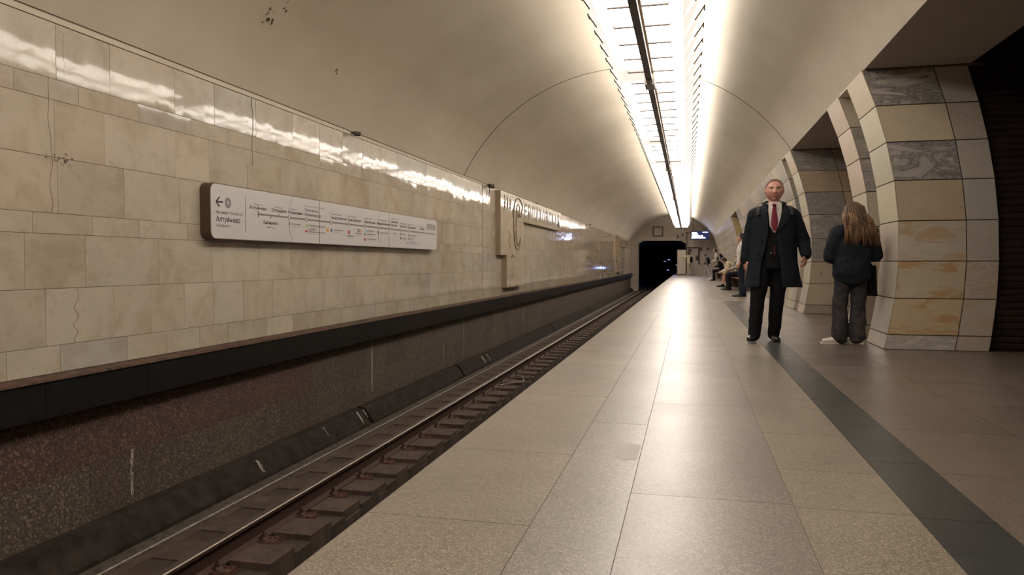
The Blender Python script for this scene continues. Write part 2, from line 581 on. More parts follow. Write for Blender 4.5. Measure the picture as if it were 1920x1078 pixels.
# pale limescale runs on the granite and the kerb
for (y, zt, zb, wd, on) in ((5.22, -0.62, -1.00, 0.022, 0), (6.85, -1.12, -1.24, 0.05, 1), (8.30, -1.10, -1.20, 0.018, 1), (9.25, -1.10, -1.24, 0.035, 1), (9.45, -1.10, -1.2, 0.02, 1),
                            (10.05, -0.20, -0.95, 0.022, 0), (14.6, -0.2, -1.0, 0.035, 0), (17.1, -0.2, -0.9, 0.02, 0), (20.3, -0.25, -1.0, 0.03, 0), (15.5, -1.10, -1.24, 0.05, 1), (15.9, -1.1, -1.24, 0.03, 1), (13.3, -0.6, -1.05, 0.02, 0)):
    mb = MB(); n = 10
    for st_ in range(3):
        yo = rnd(-wd, wd) * 0.8; w0 = wd * rnd(0.15, 0.4)
        for k in range(n):
            if random.random() < 0.15: continue
            za, zb_ = zt + (zb - zt) * k / n, zt + (zb - zt) * (k + 1) / n
            f = lambda z: (-4.4985 if not on else -4.37 + (-1.105 - z) * 0.727 + 0.002)
            ya = y + yo + rnd(-0.004, 0.004); wa = w0 * rnd(0.5, 1.2) * (1 - 0.5 * k / n)
            mb.hexa([(f(za) - 0.003, ya - wa, za), (f(zb_) - 0.003, ya - wa, zb_), (f(zb_) - 0.003, ya + wa, zb_), (f(za) - 0.003, ya + wa, za)],
                    [(f(za), ya - wa, za), (f(zb_), ya - wa, zb_), (f(zb_), ya + wa, zb_), (f(za), ya + wa, za)])
    mb.build('limescale_run', M['white_line'], bpy.data.objects['trim_7' if on else 'wall_track'])

# ---- track bed
SP = 0.595
SY0 = 5.22
sl_y = [SY0 + SP * k for k in range(-43, 93)]
TA = -2.585   # track axis (gauge 1.52)
mb = MB()
YE = 75.0
mb.box(-4.052, -1.0, Y0, YE, -2.1, -1.86)                     # channel bottom
mb.box(-4.052, -2.93, Y0, YE, -1.86, -1.345)
mb.box(-2.24, -1.17, Y0, YE, -1.86, -1.345)
ys = [Y0] + [q for q in sl_y] + [YE]
edges = [(Y0, sl_y[0] - 0.125)] + [(a + 0.125, b - 0.125) for a, b in zip(sl_y, sl_y[1:])] + [(sl_y[-1] + 0.125, YE)]
for (a, b) in edges:
    mb.box(-4.052, -3.40, a, b, -1.345, -1.292)
    mb.box(-3.40, -3.29, a, b, -1.345, -1.30)
    mb.box(-3.265, -2.935 + rnd(-0.012, 0.01), a, b, -1.9, -1.255 + rnd(-0.006, 0.006))
    mb.box(-1.85, -1.17, a, b, -1.345, -1.292)
    mb.box(-2.235, -1.905, a, b, -1.9, -1.255)
for q in sl_y:
    mb.box(-4.052, -3.93, q - 0.126, q + 0.126, -1.345, -1.292)
struct(mb.build('floor_track', M['concrete']))['label'] = 'brown concrete track bed with a central channel'


def rail_mesh(x, side):
    # profile, head top z=-1.10
    pr = [(-0.066, -1.275), (0.066, -1.275), (0.066, -1.262), (0.012, -1.245), (0.009, -1.14), (0.036, -1.13), (0.036, -1.106), (0.028, -1.10), (-0.028, -1.10), (-0.036, -1.106), (-0.036, -1.13), (-0.009, -1.14), (-0.012, -1.245), (-0.066, -1.262)]
    mb = MB()
    n = len(pr); y0, y1 = Y0, YE
    vs = [(x + p[0], y0, p[1]) for p in pr] + [(x + p[0], y1, p[1]) for p in pr]
    fs = [tuple(range(n)), tuple(range(2 * n - 1, n - 1, -1))] + [(k, n + k, n + (k + 1) % n, (k + 1) % n) for k in range(n)]
    mb.raw(vs, fs)
    for k in (6, 7, 8):
        mb.mi[2 + k] = 1
    return mb


r1 = rail_mesh(TA - 0.76, 0).build('rail', [M['rust_dark'], M['rail_top']])
tag(r1, 'long steel running rail with a shiny worn head, beside the track wall', 'rail', 'running rails')
r2 = rail_mesh(TA + 0.76, 1).build('rail', [M['rust_dark'], M['rail_top']])
tag(r2, 'second running rail tucked below the platform edge', 'rail', 'running rails')

# sleepers, each a thing
sl = empty('sleeper', (0, 0, 0))
tag(sl, 'dark oily timber sleeper set in the concrete, rusty plate under the rail', 'sleeper', 'sleepers under the track')
mb = MB()
mb.box(-3.93, -2.925, -0.124, 0.124, -1.42, -1.302)
mb.build('timber', M['sleeper'], sl)
mb = MB()
mb.box(-2.245, -1.20, -0.124, 0.124, -1.42, -1.302)
mb.build('timber', M['sleeper'], sl)
for sgn, xr in ((1, TA - 0.76), (-1, TA + 0.76)):
    mb = MB()
    mb.box(xr - 0.16, xr + 0.19, -0.085, 0.085, -1.302, -1.288)
    mb.box(xr - 0.15, xr - 0.07, -0.07, 0.07, -1.288, -1.272)
    mb.box(xr + 0.07, xr + 0.18, -0.07, 0.07, -1.288, -1.270)
    mb.box(xr - 0.066, xr + 0.066, -0.08, 0.08, -1.288, -1.275)
    for bx in (-0.125, 0.105, 0.155):
        for by in (-0.045, 0.045):
            mb.cyl((xr + bx, by, -1.288), (xr + bx, by, -1.258), 0.014, 6)
            mb.cyl((xr + bx, by, -1.272), (xr + bx, by, -1.266), 0.022, 8)
    mb.build('base_plate', M['rust'], sl)
    for s2 in (-1, 1):
        cl = MB()
        cl.prism([(xr + s2 * 0.025, -0.032, -1.252), (xr + s2 * 0.075, -0.032, -1.245), (xr + s2 * 0.10, -0.032, -1.272), (xr + s2 * 0.07, -0.032, -1.272), (xr + s2 * 0.05, -0.032, -1.262)], (0, 0.064, 0))
        cl.cyl((xr + s2 * 0.068, 0, -1.26), (xr + s2 * 0.068, 0, -1.205), 0.011, 6)
        cl.cyl((xr + s2 * 0.068, 0, -1.245), (xr + s2 * 0.068, 0, -1.225), 0.020, 6)
        cl.build('rail_clip', M['rust_dark'], sl)
first = True
for q in sl_y[2:]:
    if q < 3.3:
        continue
    if q > 61:
        break
    o = sl if first else copy_tree(sl)
    first = False
    o.location = (0, q, 0)
# cable loop over the bed
mb = MB()
pts = []
for k in range(14):
    t = k / 13
    pts.append((-3.24 + 0.3 * sin(t * pi) ** 0.8 * 1.0, 12.7 + 1.1 * t, -1.24 + 0.02 * sin(t * 9)))
mb.path(pts, 0.012, 6)
tag(mb.build('bond_cable', M['grey_metal']), 'thin grey cable looping beside the rail on the concrete', 'cable')

# ---- platform floor
COLS = [(EDGE, -0.54, 'a'), (-0.54, -0.22, 'b'), (-0.22, 0.40, 'c'), (0.40, 0.82, 'd'), (0.82, 1.08, 'k'), (1.08, 1.72, 'e'), (1.72, 2.36, 'e'), (2.36, 3.3, 'e')]
FT = {'a': (0.170, 0.143, 0.114), 'b': (0.158, 0.141, 0.120), 'c': (0.155, 0.129, 0.114), 'd': (0.182, 0.154, 0.119),
      'k': (0.033, 0.035, 0.035), 'e': (0.120, 0.097, 0.080), 'n': (0.165, 0.139, 0.118)}
mb = MB()


def slab(x0, x1, y0, y1, c, g=0.0016):
    k = rnd(0.95, 1.05)
    mb.hexa([(x0 + g, y0 + g, -0.01), (x1 - g, y0 + g, -0.01), (x1 - g, y1 - g, -0.01), (x0 + g, y1 - g, -0.01)],
            [(x0 + g, y0 + g, 0), (x1 - g, y0 + g, 0), (x1 - g, y1 - g, 0), (x0 + g, y1 - g, 0)], 0, (c[0] * k, c[1] * k, c[2] * k, 0), rsh())


for (x0, x1, c) in COLS:
    y = Y0
    first = {'a': 3.54, 'b': 2.1, 'c': 3.0, 'd': 2.97, 'k': 2.95}.get(c, 2.7)
    y = first - math.ceil((first - Y0) / 1.0) * 1.0
    while y < Y1:
        step = {'a': 1.6, 'b': 2.2, 'c': 2.0, 'd': 0.55, 'k': 0.8, 'e': 0.9}[c] if y > first - 0.01 else 1.0
        if c == 'd' and y > first: step = rnd(0.5, 1.1)
        yn = y + step
        cc = c
        kk = rnd(0.93, 1.07)
        if y < 19.0 < yn and c in 'dke':
            yn = 19.0
        if y >= 19.0 and c in 'dke':
            cc = 'n'
            yn = y + 1.2
        if 18.99 < y < 19.01 and c in 'dke':
            yn = 19.35
            tt = (0.34, 0.29, 0.23)
        else:
            tt = FT[cc]
            if c == 'e': tt = tuple(q * kk for q in tt)
            if c == 'b' and 25 < y < 29: tt = (0.2, 0.17, 0.14)
        if yn > Y0:
            slab(x0, x1, max(y, Y0), min(yn, Y1), tt)
        y = yn
mb.box(EDGE + 0.003, 3.3, Y0, Y1, -0.16, -0.003, 1)
o = struct(mb.build('floor', [M['granite'], M['floor_joint']], attrs=True))
o['label'] = 'granite paved platform with a dark stripe'
# chewing-gum like worn patch and dark repair patch are part of the floor
mb = MB()
pp = [(-0.335, 3.55), (-0.29, 3.50), (-0.235, 3.52), (-0.228, 3.80), (-0.29, 3.83), (-0.36, 3.78)]
mb.prism([(x, y, 0.0) for x, y in pp], (0, 0, 0.0008))
mb.build('worn_patch', plain('worn_patch', (0.21, 0.19, 0.165), 0.5), o)
# side of the platform below the edge
mb = MB()
mb.box(EDGE + 0.25, EDGE + 0.40, Y0, Y1, -2.0, -0.16)
mb.box(EDGE + 0.02, EDGE + 0.40, Y0, Y1, -0.30, -0.16)
struct(mb.build('wall_platform', M['kerb']))

# ---- right side: pillars, wall, soffits, added archway closures
ZJ = [0.0, 0.16, 0.55, 0.95, 1.38, 1.81, 2.22, 2.61, 3.0]
LIGHTS = [(0.55, 0.48, 0.38), (0.52, 0.46, 0.375), (0.50, 0.45, 0.38), (0.57, 0.50, 0.395)]
GREYS = [(0.40, 0.365, 0.33), (0.36, 0.335, 0.31), (0.43, 0.39, 0.345)]


def quad_tile(mb, P, n, tint, sh, gap=0.0055, th=0.006):
    """P four corners in order, n outward normal"""
    c = sum((Vector(p) for p in P), Vector()) / 4
    n = Vector(n).normalized()
    q = []
    for i, p in enumerate(P):
        p = Vector(p)
        e1 = (Vector(P[(i + 1) % 4]) - p); e2 = (Vector(P[i - 1]) - p)
        e1n, e2n = e1.normalized(), e2.normalized()
        sn = max(0.3, e1n.cross(e2n).length)
        q.append(p + e1n * gap / sn + e2n * gap / sn)
    mb.hexa([p - n * 0.003 for p in q], [p + n * th for p in q], 0, tint, sh)


def front_face(mb, y, tints, dirn=-1, recess=0.0):
    """face in a plane y = const, between rib and outer curve, two columns"""
    for r in range(8):
        z0, z1 = ZJ[r], ZJ[r + 1]
        xa0, xa1 = rib_x(z0), rib_x(z1)
        xb0, xb1 = out_x(z0), out_x(z1)
        m0, m1 = xa0 + (xb0 - xa0) * 0.68, xa1 + (xb1 - xa1) * 0.68
        for k, (p, q, pp_, qq) in enumerate(((xa0, m0, xa1, m1), (m0, xb0, m1, xb1))):
            t, vn = tints[r][k][:2]
            stn = tints[r][k][2] if len(tints[r][k]) > 2 else 0.06
            quad_tile(mb, [(p, y, z0), (q, y, z0), (qq, y, z1), (pp_, y, z1)], (0, dirn, 0), (*t, vn), (*rsh(), stn))


def track_face(mb, y0, y1, off=0.0, tints=None, wid=99, vein=(0, 0.15), grey=0.0, ztop=3.0):
    for r in range(8):
        z0, z1 = ZJ[r], ZJ[r + 1]
        xa0, xa1 = rib_x(z0) + off, rib_x(z1) + off
        y = y0
        if y1 - y0 > wid:
            y = y0 - rnd(0, wid * 0.7)
        while y < y1 - 1e-4:
            yn = min(y1, y + (wid * rnd(0.8, 1.2) if wid < 50 else 99))
            t = tints[r] if tints else (random.choice(GREYS) if random.random() < grey else random.choice(LIGHTS))
            n = Vector((-(z1 - z0), 0, -(xa0 - xa1))).normalized()
            n = Vector((-(z1 - z0), 0, (xa1 - xa0)))
            ya = max(y, y0)
            if yn - ya > 0.02:
                quad_tile(mb, [(xa0, yn, z0), (xa0, ya, z0), (xa1, ya, z1), (xa1, yn, z1)], n, (*t, rnd(*vein)), (*rsh(), 0.08))
            y = yn


def solid_block(mb, y0, y1, off=0.004, outer=0.0, mi=1, zt=3.0):
    zs = ZJ[:-1] + [zt]
    pts = [(rib_x(z) + off, y0, z) for z in zs] + [(out_x(z) - outer, y0, z) for z in reversed(zs)]
    mb.prism(pts, (0, y1 - y0, 0), mi)


T_A = [  # near pillar, bottom row first: (colour, vein amount, rust stain amount) of the wide and the narrow tile
    [((0.55, 0.51, 0.46), 0.55), ((0.46, 0.39, 0.32), 0.1)],
    [((0.53, 0.43, 0.29), 0.05, 1.0), ((0.49, 0.44, 0.375), 0.05, 0.4)],
    [((0.53, 0.455, 0.345), 0.10, 0.95), ((0.58, 0.49, 0.415), 0.45, 0.4)],
    [((0.54, 0.49, 0.415), 0.12, 0.7), ((0.49, 0.455, 0.405), 0.12)],
    [((0.53, 0.435, 0.325), 0.10, 0.15), ((0.48, 0.455, 0.415), 0.12)],
    [((0.47, 0.445, 0.42), 1.0), ((0.49, 0.46, 0.41), 0.12)],
    [((0.60, 0.525, 0.40), 0.0), ((0.51, 0.44, 0.37), 0.15)],
    [((0.51, 0.48, 0.44), 0.95), ((0.48, 0.43, 0.40), 0.12)]]
T_B = [
    [((0.42, 0.36, 0.28), 0.4), ((0.42, 0.36, 0.28), 0.2)],
    [((0.45, 0.385, 0.29), 0.05), ((0.42, 0.36, 0.28), 0.1)],
    [((0.45, 0.38, 0.28), 0.1), ((0.42, 0.36, 0.28), 0.1)],
    [((0.38, 0.35, 0.31), 0.7), ((0.38, 0.33, 0.28), 0.3)],
    [((0.40, 0.37, 0.34), 0.8), ((0.38, 0.33, 0.28), 0.3)],
    [((0.34, 0.32, 0.30), 0.6), ((0.45, 0.35, 0.25), 0.2)],
    [((0.46, 0.35, 0.25), 0.35), ((0.46, 0.34, 0.23), 0.3)],
    [((0.40, 0.37, 0.35), 0.75), ((0.38, 0.35, 0.32), 0.5)]]
T_Y = [[((0.50, 0.40, 0.22), 0.0), ((0.50, 0.40, 0.24), 0.0)] for _ in range(8)]
T_R = [[((0.42, 0.37, 0.30), 0.1), ((0.42, 0.37, 0.30), 0.1)] for _ in range(5)] + \
      [[((0.36, 0.34, 0.32), 0.8), ((0.36, 0.34, 0.32), 0.8)], [((0.34, 0.34, 0.29), 0.7), ((0.36, 0.34, 0.30), 0.7)],
       [((0.42, 0.38, 0.32), 0.0), ((0.42, 0.38, 0.32), 0.0)]]
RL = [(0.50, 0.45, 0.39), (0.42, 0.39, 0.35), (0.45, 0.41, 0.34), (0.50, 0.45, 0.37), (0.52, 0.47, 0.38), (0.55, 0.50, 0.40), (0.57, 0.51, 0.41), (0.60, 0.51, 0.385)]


def pillar(y0, label, tf, second=True, ribs=((0, 0.78), (1.29, 2.06))):
    """marble clad pillar: two forward ribs with a recess between them"""
    p = empty('pillar', (2.3, y0, 0))
    tag(p, label, 'pillar', 'marble pillars along the platform')
    off = Vector((-2.3, -y0, 0))

    def put(mb, name, mats, **k):
        mb.v = [tuple(Vector(v) + off) for v in mb.v]
        return mb.build(name, mats, p, **k)
    for k, (a, b) in enumerate(ribs):
        mb = MB()
        front_face(mb, y0 + a, tf if k == 0 else T_R)
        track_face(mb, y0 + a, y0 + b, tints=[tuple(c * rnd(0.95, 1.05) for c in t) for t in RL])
        front_face(mb, y0 + b, T_B, dirn=1)
        solid_block(mb, y0 + a + 0.003, y0 + b - 0.003)
        put(mb, 'rib', [M['pillar_marble'], M['dark_joint']], attrs=True)
    a, b = ribs[0][1], (ribs[1][0] if len(ribs) > 1 else ribs[0][1] + 0.51)
    mb = MB()
    track_face(mb, y0 + a, y0 + b, off=0.2, grey=0.5)
    solid_block(mb, y0 + a, y0 + b, off=0.205)
    mb.prism([(1.80, y0 + a, 2.985), (2.2, y0 + a, 2.985), (2.2, y0 + a, 2.999), (1.80, y0 + a, 2.999)], (0, b - a, 0), 2)
    put(mb, 'recess', [M['pillar_marble'], M['dark_joint'], M['vault']], attrs=True)
    return p


pillar(8.69, 'nearest marble pillar, its broad curved face banded grey, cream and tan', T_A)
pillar(14.47, 'second marble pillar, grey veined stones over tan, behind the girl', T_B, ribs=((0, 0.78),))
pillar(2.91, 'marble pillar just beside the camera position', T_B)


def clad_wall(name, y0, y1, front=None, g=0.6):
    mb = MB()
    mb2 = mb
    for r in range(8):
        pass
    track_face(mb, y0, y1, wid=0.75, grey=g, vein=(0.0, 0.10))
    if front:
        front_face(mb, y0, front)
    front_face(mb, y1, T_B, dirn=1)
    solid_block(mb, y0 + 0.003, y1 - 0.003)
    return struct(mb.build(name, [M['pillar_marble'], M['dark_joint']], attrs=True))


clad_wall('wall_right', 15.76, 30.7, T_R)
clad_wall('wall_right.001', 34.3, Y1, T_Y, 0.75)
clad_wall('wall_right.002', Y0, -0.8, None)

# lintel soffit over everything on the right, plaster
mb = MB()
for (ya, yb, xr) in ((Y0, 4.98, 3.3), (4.98, 8.81, 2.83), (8.81, Y1, 3.3)):
    mb.prism([(1.815, ya, 3.0), (xr, ya, 3.0), (xr, ya, 3.18), (1.75, ya, 3.18)], (0, yb - ya, 0))
struct(mb.build('trim_9', M['soffit']))
mb = MB()
for (a, b) in ((4.98, 8.69), (10.75, 14.47), (30.7, 34.3)):
    mb.box(1.83, 2.95, b - 0.05, b + 0.002, 2.985, 3.005)
struct(mb.build('trim_10', M['joint']))


def closure(y0, y1, label):  # added, unseen: fills an archway so that no light leaks through
    mb = MB()
    zs = []
    z = 0.0
    n = 0
    while z < 3.0:
        zs += [(z, 0.0), (z + 0.012, -0.016), (z + 0.058, -0.020), (z + 0.068, 0.0)]
        z += 0.072
    zs = [(min(a, 3.0), b) for a, b in zs]
    pts = [(out_x(a) + b + 0.02, y0, a) for a, b in zs] + [(out_x(3.0) + 0.08, y0, 3.0), (out_x(1.5) + 0.08, y0, 1.5), (out_x(0) + 0.08, y0, 0.0)]
    n = len(pts)
    vs = pts + [(p[0], y1, p[2]) for p in pts]
    fs = [(k, k + 1, n + k + 1, n + k) for k in range(n - 1)]
    mb.raw(vs, fs)
    o = mb.build('closure', M['closure'])
    tag(o, label, 'closure', 'closures added in the archways against light leaks')


# the nearest archway is open to a side passage closed by a dark ribbed partition
mb = MB()
z = 0.0
while z < 4.5:
    z1 = min(z + 0.072, 4.5)
    pr = [(z, 8.745), (z + 0.010, 8.762), (z + 0.030, 8.748), (z1 - 0.010, 8.742), (z1, 8.745)]
    pr += [(z1, 8.80), (z, 8.80)]
    mb.prism([(2.74, y_, z_) for z_, y_ in pr], (2.66, 0, 0))
    z = z1
o = mb.build('ribbed_partition', M['closure'])
tag(o, 'dark brown ribbed metal partition beside the nearest pillar at the right edge', 'partition')
mb = MB()
mb.box(5.40, 5.50, 4.85, 8.80, 0, 4.6); mb.box(3.05, 5.40, 4.85, 4.97, 0, 4.6)
struct(mb.build('wall_passage', M['closure']))
mb = MB(); mb.box(2.83, 5.50, 4.85, 8.80, 4.5, 4.6); mb.box(2.79, 2.83, 4.98, 8.745, 3.18, 4.6)
struct(mb.build('ceiling_passage', M['closure']))
mb = MB(); mb.box(3.30, 5.50, 4.85, 8.80, -0.16, 0.0, 0, (*FT['e'], 0), (0.2, 0.4, 0.6))
struct(mb.build('floor_passage', M['granite'], attrs=True))
closure(10.75, 14.47, 'dark ribbed closure added against light leaks in the archway behind the nearest pillar')
closure(30.7, 34.3, 'dark ribbed closure added against light leaks in the far archway before the yellowish wall end')
closure(-0.8, 2.91, 'dark ribbed closure added against light leaks behind the camera position')

# closing walls
mb = MB()
mb.box(-5.2, 3.6, Y0 - 0.2, Y0, -2.1, 5.0)
struct(mb.build('wall_back', M['end_wall']))

# end wall with tunnel mouth: polygon ring
mb = MB()
OX0, OX1, OZ = -3.90, -0.22, 2.71
YB = Y1


def ewall(poly):
    mb.prism([(x, YB, z) for x, z in poly], (0, 0.4, 0))


ewall([(-5.2, -2.1), (OX0, -2.1), (OX0, 2.50), (OX0 + 0.36, OZ), (-3.0, OZ), (-3.0, 5.0), (-5.2, 5.0)])
ewall([(-3.0, OZ), (-1.0, OZ), (-1.0, 5.0), (-3.0, 5.0)])
ewall([(-1.0, OZ), (OX1 - 0.36, OZ), (OX1, 2.50), (OX1, -2.1), (3.6, -2.1), (3.6, 5.0), (-1.0, 5.0)])
o = struct(mb.build('wall_end', M['end_wall']))
mb = MB()
for a, b in (((OX0, -1.2), (OX0, 2.50)), ((OX0, 2.50), (OX0 + 0.36, OZ)), ((OX0 + 0.36, OZ), (OX1 - 0.36, OZ)), ((OX1 - 0.36, OZ), (OX1, 2.50))):
    mb.cyl((a[0], YB - 0.02, a[1]), (b[0], YB - 0.02, b[1]), 0.035, 8)
struct(mb.build('trim_11', M['soffit']))
# square frame above the mouth
mb = MB()
for (x0, x1, z0, z1) in ((-2.78, -2.70, 3.02, 3.82), (-2.05, -1.97, 3.02, 3.82), (-2.70, -2.05, 3.74, 3.82), (-2.70, -2.05, 3.02, 3.10)):
    mb.box(x0, x1, YB - 0.06, YB + 0.01, z0, z1)
o = mb.build('ventilation_hatch', M['dark_metal'])
tag(o, 'square dark framed hatch on the end wall above the tunnel mouth', 'hatch')
mb = MB(); mb.box(-2.71, -2.04, YB - 0.025, YB + 0.01, 3.09, 3.75); mb.build('cover', M['end_wall'], o)
# tunnel beyond
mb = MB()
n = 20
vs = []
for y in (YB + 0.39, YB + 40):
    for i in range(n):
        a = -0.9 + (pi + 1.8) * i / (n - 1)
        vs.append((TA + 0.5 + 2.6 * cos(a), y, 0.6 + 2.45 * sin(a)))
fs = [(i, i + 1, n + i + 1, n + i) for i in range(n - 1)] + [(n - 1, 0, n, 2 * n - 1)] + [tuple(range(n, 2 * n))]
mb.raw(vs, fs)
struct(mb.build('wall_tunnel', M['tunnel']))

# tunnel lamps
for k, (x, y, z, r) in enumerate(((-1.9, 75, 1.25, 0.10), (-0.95, 66, 0.75, 0.085), (-0.75, 63.5, 0.95, 0.07), (-0.80, 62, 0.40, 0.08), (-1.35, 64.5, -0.35, 0.10), (-2.5, 82, 1.1, 0.08), (-2.05, 78, 0.2, 0.09))):
    lp = empty('tunnel_lamp', (x, y, z))
    tag(lp, ['small bluish tunnel lamp, brightest near the middle of the dark mouth', 'bluish tunnel lamp at the right side of the mouth, by the gate',
             'bluish tunnel lamp highest at the right side of the mouth', 'bluish tunnel lamp low at the right side of the mouth',
             'bluish tunnel lamp lowest, near the end of the rails', 'faint bluish tunnel lamp deepest in the dark mouth',
             'faint bluish tunnel lamp low in the middle of the mouth'][k], 'lamp', 'lamps in the tunnel')
    mb = MB(); mb.cyl((-0.12, 0, 0), (0.12, 0, 0), r * 0.4, 8); mb.build('lens', M['blue_lamp'], lp)
    mb = MB(); mb.box(-0.14, 0.14, 0.02, 0.10, -0.06, 0.06); mb.build('housing', M['dark_metal'], lp)
mb = MB()
mb.cyl((-0.98, 60.5, 0.0), (-1.02, 75, 0.0), 0.05, 8)
mb.path([(-0.98, 60.5, 0.0), (-0.98, 60.5, -1.2)], 0.05, 8)
tag(mb.build('handrail', M['grey_metal']), 'pale handrail running into the tunnel from the platform end', 'handrail')
pl_ = bpy.data.lights.new('tunnel_light', 'POINT'); pl_.energy = 12; pl_.color = (0.25, 0.35, 1.0); pl_.shadow_soft_size = 0.1
lo = bpy.data.objects.new('tunnel_light', pl_); lo.location = (-1.2, 67.0, 0.5); COL.objects.link(lo)

# gate at the platform end
g = empty('platform_gate', (-0.53, 59.2, 0))
tag(g, 'pale metal gate panel closing the platform end beside the tunnel mouth', 'gate')
mb = MB(); mb.box(-0.30, 0.30, -0.02, 0.02, 0.06, 1.93); mb.build('panel', M['white_panel'], g)
mb = MB()
mb.box(-0.34, -0.30, -0.03, 0.03, 0, 1.96); mb.box(0.30, 0.34, -0.03, 0.03, 0, 1.96); mb.box(-0.30, 0.30, -0.03, 0.03, 1.93, 1.96)
mb.build('frame', M['grey_metal'], g)
mb = MB(); mb.box(-0.24, -0.20, -0.05, -0.02, 1.0, 1.12); mb.build('handle', M['dark_metal'], g)
# post and pipes on the end wall
mb = MB(); mb.box(-0.20, -0.12, 59.6, 59.68, 0, 3.35); mb.box(-0.20, 0.22, 59.6, 59.66, 3.27, 3.33)
tag(mb.build('service_post', M['dark_metal']), 'dark slim post with a short arm at the right of the tunnel mouth', 'post')
mb = MB(); mb.path([(-0.1, 59.93, 2.13), (0.78, 59.93, 2.13), (0.78, 59.93, 1.05)], 0.045, 8)
tag(mb.build('conduit_pipe', M['dark_metal']), 'dark bent conduit pipe on the end wall below the display', 'pipe')
for (x, z, sx, sz, lab) in ((0.10, 1.92, 0.22, 0.2, 'small dark box under the bent conduit at its left end'), (0.92, 2.0, 0.12, 0.22, 'dark box on the end wall right of the bent conduit'),
                            (1.45, 2.05, 0.12, 0.14, 'dark box on the end wall nearest the marble wall'), (0.62, 1.35, 0.16, 0.3, 'upright dark box inside the bend of the conduit'),
                            (0.80, 0.92, 0.12, 0.12, 'small round-cornered box at the foot of the conduit')):
    mb = MB()
    mb.box(x - sx / 2, x + sx / 2, 59.86, 60.0, z - sz / 2, z + sz / 2)
    mb.box(x - sx / 2 - 0.01, x + sx / 2 + 0.01, 59.84, 59.86, z - sz / 2 - 0.01, z + sz / 2 + 0.01)
    o = mb.build('junction_box', M['dark_metal'])
    b = o.modifiers.new('bevel', 'BEVEL'); b.width = 0.01
    tag(o, lab, 'box', 'boxes on the end wall')
for (x, z, lab) in ((-0.82, 3.0, 'left one of two small cameras over the tunnel mouth'), (-0.48, 3.14, 'right and higher one of two small cameras over the tunnel mouth')):
    c = empty('camera_unit', (x, 59.85, z)); c.name = 'security_camera'
    tag(c, lab, 'camera', 'cameras over the tunnel mouth')
    mb = MB(); mb.cyl((0, -0.22, -0.02), (0, 0.02, 0.02), 0.075, 12); mb.cyl((0, -0.24, -0.02), (0, -0.22, -0.02), 0.06, 12); mb.build('body', M['dark_metal'], c)
    mb = MB(); mb.box(-0.03, 0.03, 0, 0.16, 0.0, 0.14); mb.build('bracket', M['dark_metal'], c)

# train display
d = empty('train_display', (0.83, 58.3, 2.70))
tag(d, 'lit blue-white electronic train display hanging near the end wall', 'display')
mb = MB(); mb.box(-0.68, 0.68, 0.0, 0.14, 0, 0.66); o = mb.build('case', M['dark_metal'], d); b = o.modifiers.new('b', 'BEVEL'); b.width = 0.02
mb = MB(); mb.box(-0.65, 0.65, -0.012, 0.001, 0.03, 0.63); mb.build('screen', M['screen'], d)
mb = MB()
def bars(x0, x1, z0, z1, n):
    x = x0
    while x < x1 - 0.02:
        wv = min(rnd(0.04, 0.09), x1 - x)
        mb.box(x, x + wv - 0.012, -0.016, -0.011, z0, z1)
        x += wv
bars(-0.60, -0.22, 0.50, 0.57, 1); bars(0.18, 0.60, 0.54, 0.58, 1); bars(-0.60, -0.12, 0.38, 0.46, 1); bars(-0.60, 0.02, 0.24, 0.33, 1)
bars(0.06, 0.22, 0.24, 0.33, 1); bars(-0.62, 0.40, 0.10, 0.19, 1)
mb.build('lit_rows', M['screen_lit'], d)
mb = MB(); mb.cyl((-0.5, 0.07, 0.66), (-0.5, 0.07, 1.9), 0.02, 8); mb.cyl((0.5, 0.07, 0.66), (0.5, 0.07, 1.55), 0.02, 8); mb.build('hanger', M['dark_metal'], d)

# ------------------------------------------------------------------ ceiling light strip, module by module
LX, LZ, LP_ = -0.53, 3.60, 0.667
lm = empty('ceiling_light', (LX, 0, LZ))
tag(lm, 'luminous white fin-winged light module in the long row along the vault', 'ceiling light', 'light modules of the ceiling strip')
TW, TZ, BI = 0.69, 0.36, 0.11


def diffuser(s, tz0=0.0):
    mb = MB()
    # flat bright trough
    a = [(0.035 * s, 0, 0), (0.45 * s, 0, 0), (0.45 * s, LP_, 0.0), (0.035 * s, LP_, 0.0)]
    mb.hexa(a, [(p[0], p[1], p[2] + 0.03) for p in a])
    # flared wing
    a = [(0.45 * s, 0, 0), (TW * s, 0, TZ), ((TW - BI) * s, LP_, TZ), (0.45 * s, LP_, 0.0)]
    mb.hexa(a, [(p[0] - 0.012 * s, p[1], p[2] + 0.012) for p in a], 1)
    # bright inner half of the wing
    a = [(0.44 * s, 0.0, 0.0), (0.53 * s, 0.0, 0.13), (0.49 * s, LP_, 0.13), (0.44 * s, LP_, 0.0)]
    mb.hexa([(p[0] + 0.004 * s, p[1], p[2] - 0.004) for p in a], a, 0)
    return mb


dl = diffuser(-1).build('diffuser', [M['glow'], M['glow_wing']], lm)
dr = diffuser(1).build('diffuser', [M['glow'], M['glow_wing']], lm)
mb = MB()
for s in (-1, 1):
    mb.cyl((0.58 * s, -0.004, 0.20), (TW * s, -0.004, TZ), 0.009, 6)
    mb.cyl((TW * s, -0.004, TZ + 0.006), (TW * s, 0.16, TZ + 0.004), 0.011, 6)
mb.build('wing_edge', M['dark_metal'], lm)
mb = MB()
mb.cyl((-0.31, 0.0, -0.035), (0.31, 0.0, -0.035), 0.011, 6)
mb.cyl((-0.31, 0.0, -0.035), (-0.31, 0.0, 0.0), 0.006, 6)
mb.cyl((0.31, 0.0, -0.035), (0.31, 0.0, 0.0), 0.006, 6)
mb.build('crossbar', M['dark_metal'], lm)
mb = MB()
mb.box(-0.035, 0.035, 0, LP_, -0.012, 0.03)
mb.build('spine', M['tan_metal'], lm)
